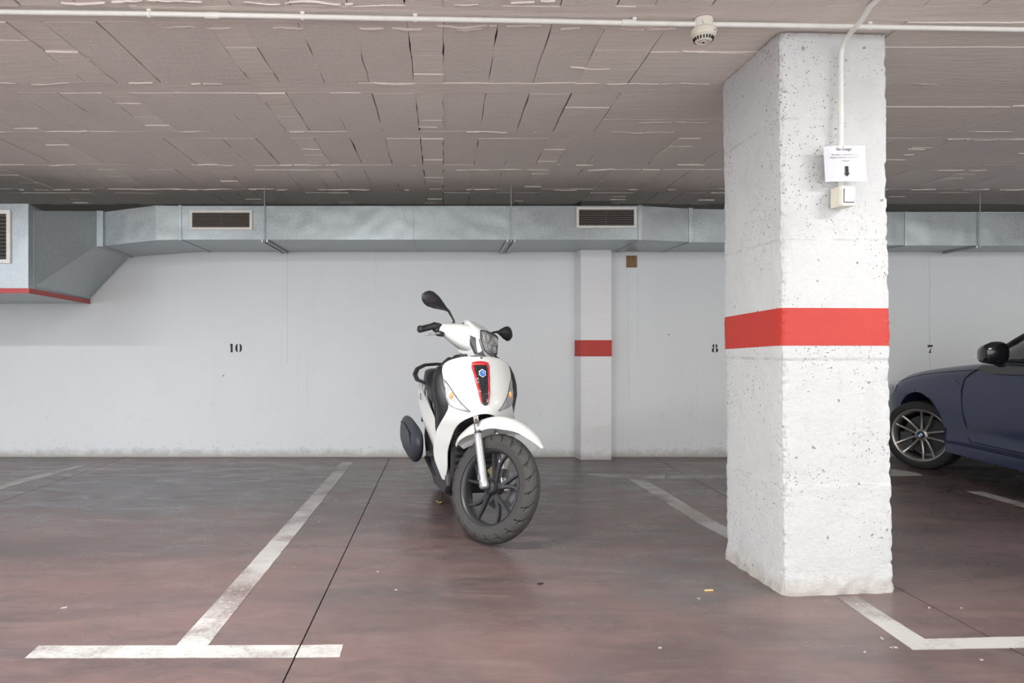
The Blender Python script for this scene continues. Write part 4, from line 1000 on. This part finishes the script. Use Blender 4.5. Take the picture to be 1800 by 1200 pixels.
for sd in (1, -1):
    bm = B(); prism(bm, [(-.36, .205), (-2.33, .205), (-2.33, .29), (-.36, .285)], sd*.840, sd*.861, 'Y'); obj('sill_trim', bm, M_car, car, bevel=.006)
    bm = B(); P = [(x_, sd*(side_y(x_, z_)+.004), z_) for x_, z_ in ((.66, .60), (.60, .575), (.50, .60), (.405, .665), (.385, .715), (.47, .712), (.60, .66))]
    bm.faces.new([bm.verts.new(p) for p in P]); obj('headlamp', bm, M_headl, car, solid=.008)
bm = B(); box(bm, (.69, 0, .50), (.04, .70, .16)); obj('front_grille', bm, M_blk, car, bevel=.02)
# greenhouse: glass shell with painted roof and pillars
GH = [(-.60, .70, .955, .02, .965), (-.80, .745, .93, .30, 1.03), (-1.10, .765, .925, .62, 1.20), (-1.45, .775, .93, .58, 1.385), (-1.75, .78, .94, .565, 1.425), (-2.3, .78, .95, .56, 1.42), (-2.9, .75, .96, .54, 1.36), (-3.2, .70, .97, .50, 1.20), (-3.42, .62, .96, .45, 1.0)]
GH[0] = (-.60, .70, .94, .66, .985); GH[1] = (-.86, .745, .93, .66, 1.115); GH[2] = (-1.10, .765, .925, .62, 1.245)
bm = B()
def gring(g):
    x, yb, zb, yt, zt = g
    P = [(yb, zb), (lerp(yb, yt, .35), lerp(zb, zt, .45)), (lerp(yb, yt, .85), lerp(zb, zt, .9)), (yt*.9, zt), (0, zt+.02)]
    return [(x, y, z) for y, z in P]+[(x, -y, z) for y, z in reversed(P[:-1])]
loft(bm, [gring(g) for g in GH]); obj('window_glass', bm, M_glass, car, smooth=True)
def gp(x, t, sd, off=.006):
    for a, b in zip(GH, GH[1:]):
        if b[0] <= x <= a[0]:
            u = (a[0]-x)/(a[0]-b[0]); g = [lerp(p, q, u) for p, q in zip(a, b)]; break
    x_, yb, zb, yt, zt = g
    if t < .45: y, z = lerp(yb, lerp(yb, yt, .35), t/.45), lerp(zb, zt, t)
    elif t < .9: y, z = lerp(lerp(yb, yt, .35), lerp(yb, yt, .85), (t-.45)/.45), lerp(zb, zt, t)
    else: y, z = lerp(lerp(yb, yt, .85), yt*.9, (t-.9)/.1), lerp(zb, zt, t)
    return (x, sd*(y+off), z+off)
bm = B(); loft(bm, [[(p[0], p[1], p[2]+.006) for p in gring(g)][2:-2] for g in GH[3:8]], closed=False); obj('roof', bm, M_car, car, smooth=True, solid=.012)
for sd in (1, -1):
    bm = B(); tube(bm, [gp(x, t, sd) for x, t in ((-.66, .92), (-.86, .93), (-1.10, .95), (-1.3, .95), (-1.47, .95))], .024, 8, flat=.7); obj('windscreen_pillar', bm, M_blk, car, smooth=True)
    bm = B(); tube(bm, [gp(x, .02, sd, .004) for x in (-.80, -1.2, -1.6, -2.1, -2.6, -2.95)], .010, 6); obj('window_sill_strip', bm, M_blk, car)
    bm = B(); tube(bm, [gp(-2.02, t, sd) for t in (.0, .3, .6, .92)], .03, 6, flat=.5); obj('door_pillar', bm, M_gblk, car)
    bm = B(); tube(bm, [gp(-1.13+.0*t, t, sd, .004) for t in (.0, .35, .7, .9)], .008, 6); obj('quarter_strip', bm, M_blk, car)
    # black triangle and belt under the mirror
    bm = B(); P = [(-.785, .905), (-.83, .888), (-.94, .868), (-1.1, .868), (-1.5, .875), (-2.0, .885), (-2.0, .935), (-1.4, .93), (-1.0, .935), (-.84, .93)]
    prism(bm, P, sd*.80, sd*.8755, 'Y'); obj('belt_trim', bm, M_gblk, car, bevel=.004)
    # mirror
    rings = []
    for x, cy, cz_, hy, hz_ in ((-.865, .955, 1.000, .03, .022), (-.885, .955, 1.006, .062, .050), (-.92, .955, 1.012, .086, .066), (-.97, .955, 1.018, .092, .074), (-1.02, .955, 1.022, .092, .082), (-1.035, .955, 1.022, .086, .070)):
        rings.append([(x-.12+.05*(math.cos(2*PI*k/20)*-.5+.0), sd*(cy+hy*math.copysign(abs(math.cos(2*PI*k/20))**.7, math.cos(2*PI*k/20))), cz_+hz_*math.copysign(abs(math.sin(2*PI*k/20))**.75, math.sin(2*PI*k/20))) for k in range(20)])
    bm = B(); loft(bm, rings); mm = obj('wing_mirror', bm, M_gblk, car, smooth=True)
    bm = B(); tube(bm, [(-1.03, sd*.84, .925), (-1.06, sd*.89, .935), (-1.07, sd*.93, .955)], [.028, .022, .025], 10, flat=.6); obj('mirror_foot', bm, M_blk, mm, smooth=True)
    bm = B(); tube(bm, [(-.978, sd*.95, .99), (-1.005, sd*1.015, .992), (-1.05, sd*1.038, .993)], .006, 8); obj('mirror_indicator', bm, M_refl, mm)
# end of car
# ---------------- litter ----------------
def litter(name, px, py, s, m, label, cat, group=None, rz=0):
    x, y = floor_pt(px, py); bm = B(); v = box(bm, (0, 0, s[2]/2), s)
    for q in v: q.co += Vector((random.uniform(-.2, .2)*s[0], random.uniform(-.2, .2)*s[1], 0))
    o = obj(name, bm, m); o.location = (x, y, 0); o.rotation_euler = (0, 0, rz); tag(o, label, cat, group)
bx_, by_ = floor_pt(1246, 1039)
bm = B(); cyl(bm, (0, 0, .004), .004, .038, 'X', 10); o = obj('cigarette_butt', bm, M_yel, smooth=False); o.location = (bx_, by_, 0); o.rotation_euler = (0, 0, .1)
tag(o, 'small yellow cigarette butt lying on the floor left of the pillar foot', 'litter')
for px, py, lb in ((1160, 1139, 'tiny pale plaster crumb alone on the floor, left of the pillar line end'), (1520, 1146, 'pale plaster crumb left of the white line corner'), (1550, 1122, 'pale plaster crumb just left of the angled white line'),
                   (1566, 1139, 'left one of two touching pale crumbs by the white line corner'), (1574, 1138, 'right one of two touching pale crumbs by the white line corner'), (1690, 1069, 'pale crumb on the floor above the right white line'),
                   (1228, 1052, 'pale plaster crumb beside the yellow cigarette butt'), (591, 878, 'pale crumb right of the long white line, nearest the wall'), (560, 917, 'pale crumb right of the long white line, second from the wall'),
                   (664, 1005, 'pale crumb on the floor right of the dark joint'), (696, 1037, 'pale crumb nearest the camera right of the dark joint'), (1633, 1068, 'pale crumb on the floor close to the pillar foot at right'), (1725, 1160, 'pale crumb below the right white line')):
    litter('plaster_chip', px, py, (.008, .011, .003), M_crumb, lb, 'debris', 'plaster crumbs on the floor', random.uniform(0, 3))
litter('dry_leaf_scrap', 950, 1026, (.025, .016, .004), M_ink, 'tiny dark scrap lying on the floor right of the scooter', 'litter', None, .4)
litter('paper_scrap', 113, 1068, (.018, .012, .002), M_crumb, 'tiny pale paper scrap at the left above the white floor bar', 'litter', None, .3)
# ---------------- lamps (outside the frame) ----------------
for i, (x, y, wt, c, turn) in enumerate(LAMPS):
    places = ['right of the pillar', 'above the scooter bay', 'above the empty left bay', 'behind the camera in the middle', 'far left, added in place of daylight', 'far right']
    t_ = thing('ceiling_lamp', 'white fluorescent batten lamp on the ceiling, '+places[i], 'lamp', (x, y, CZ), PI/2 if turn else 0)
    bm = B(); box(bm, (0, 0, -.02), (1.24, .07, .04)); obj('housing', bm, M_lamp, t_, bevel=.004)
    bm = B(); cyl(bm, (0, 0, -.058), .013, 1.19, 'X', 12); obj('tube', bm, mat('tube_glow', (.9, .9, .9), .3, emis=(c, 12)), t_, smooth=True)
    ld = bpy.data.lights.new('tube_light', 'AREA'); ld.shape = 'RECTANGLE'; ld.size = 1.2; ld.size_y = .05; ld.energy = wt; ld.color = c
    lo = link(bpy.data.objects.new('tube_light', ld), t_); lo.location = (0, 0, -.075)
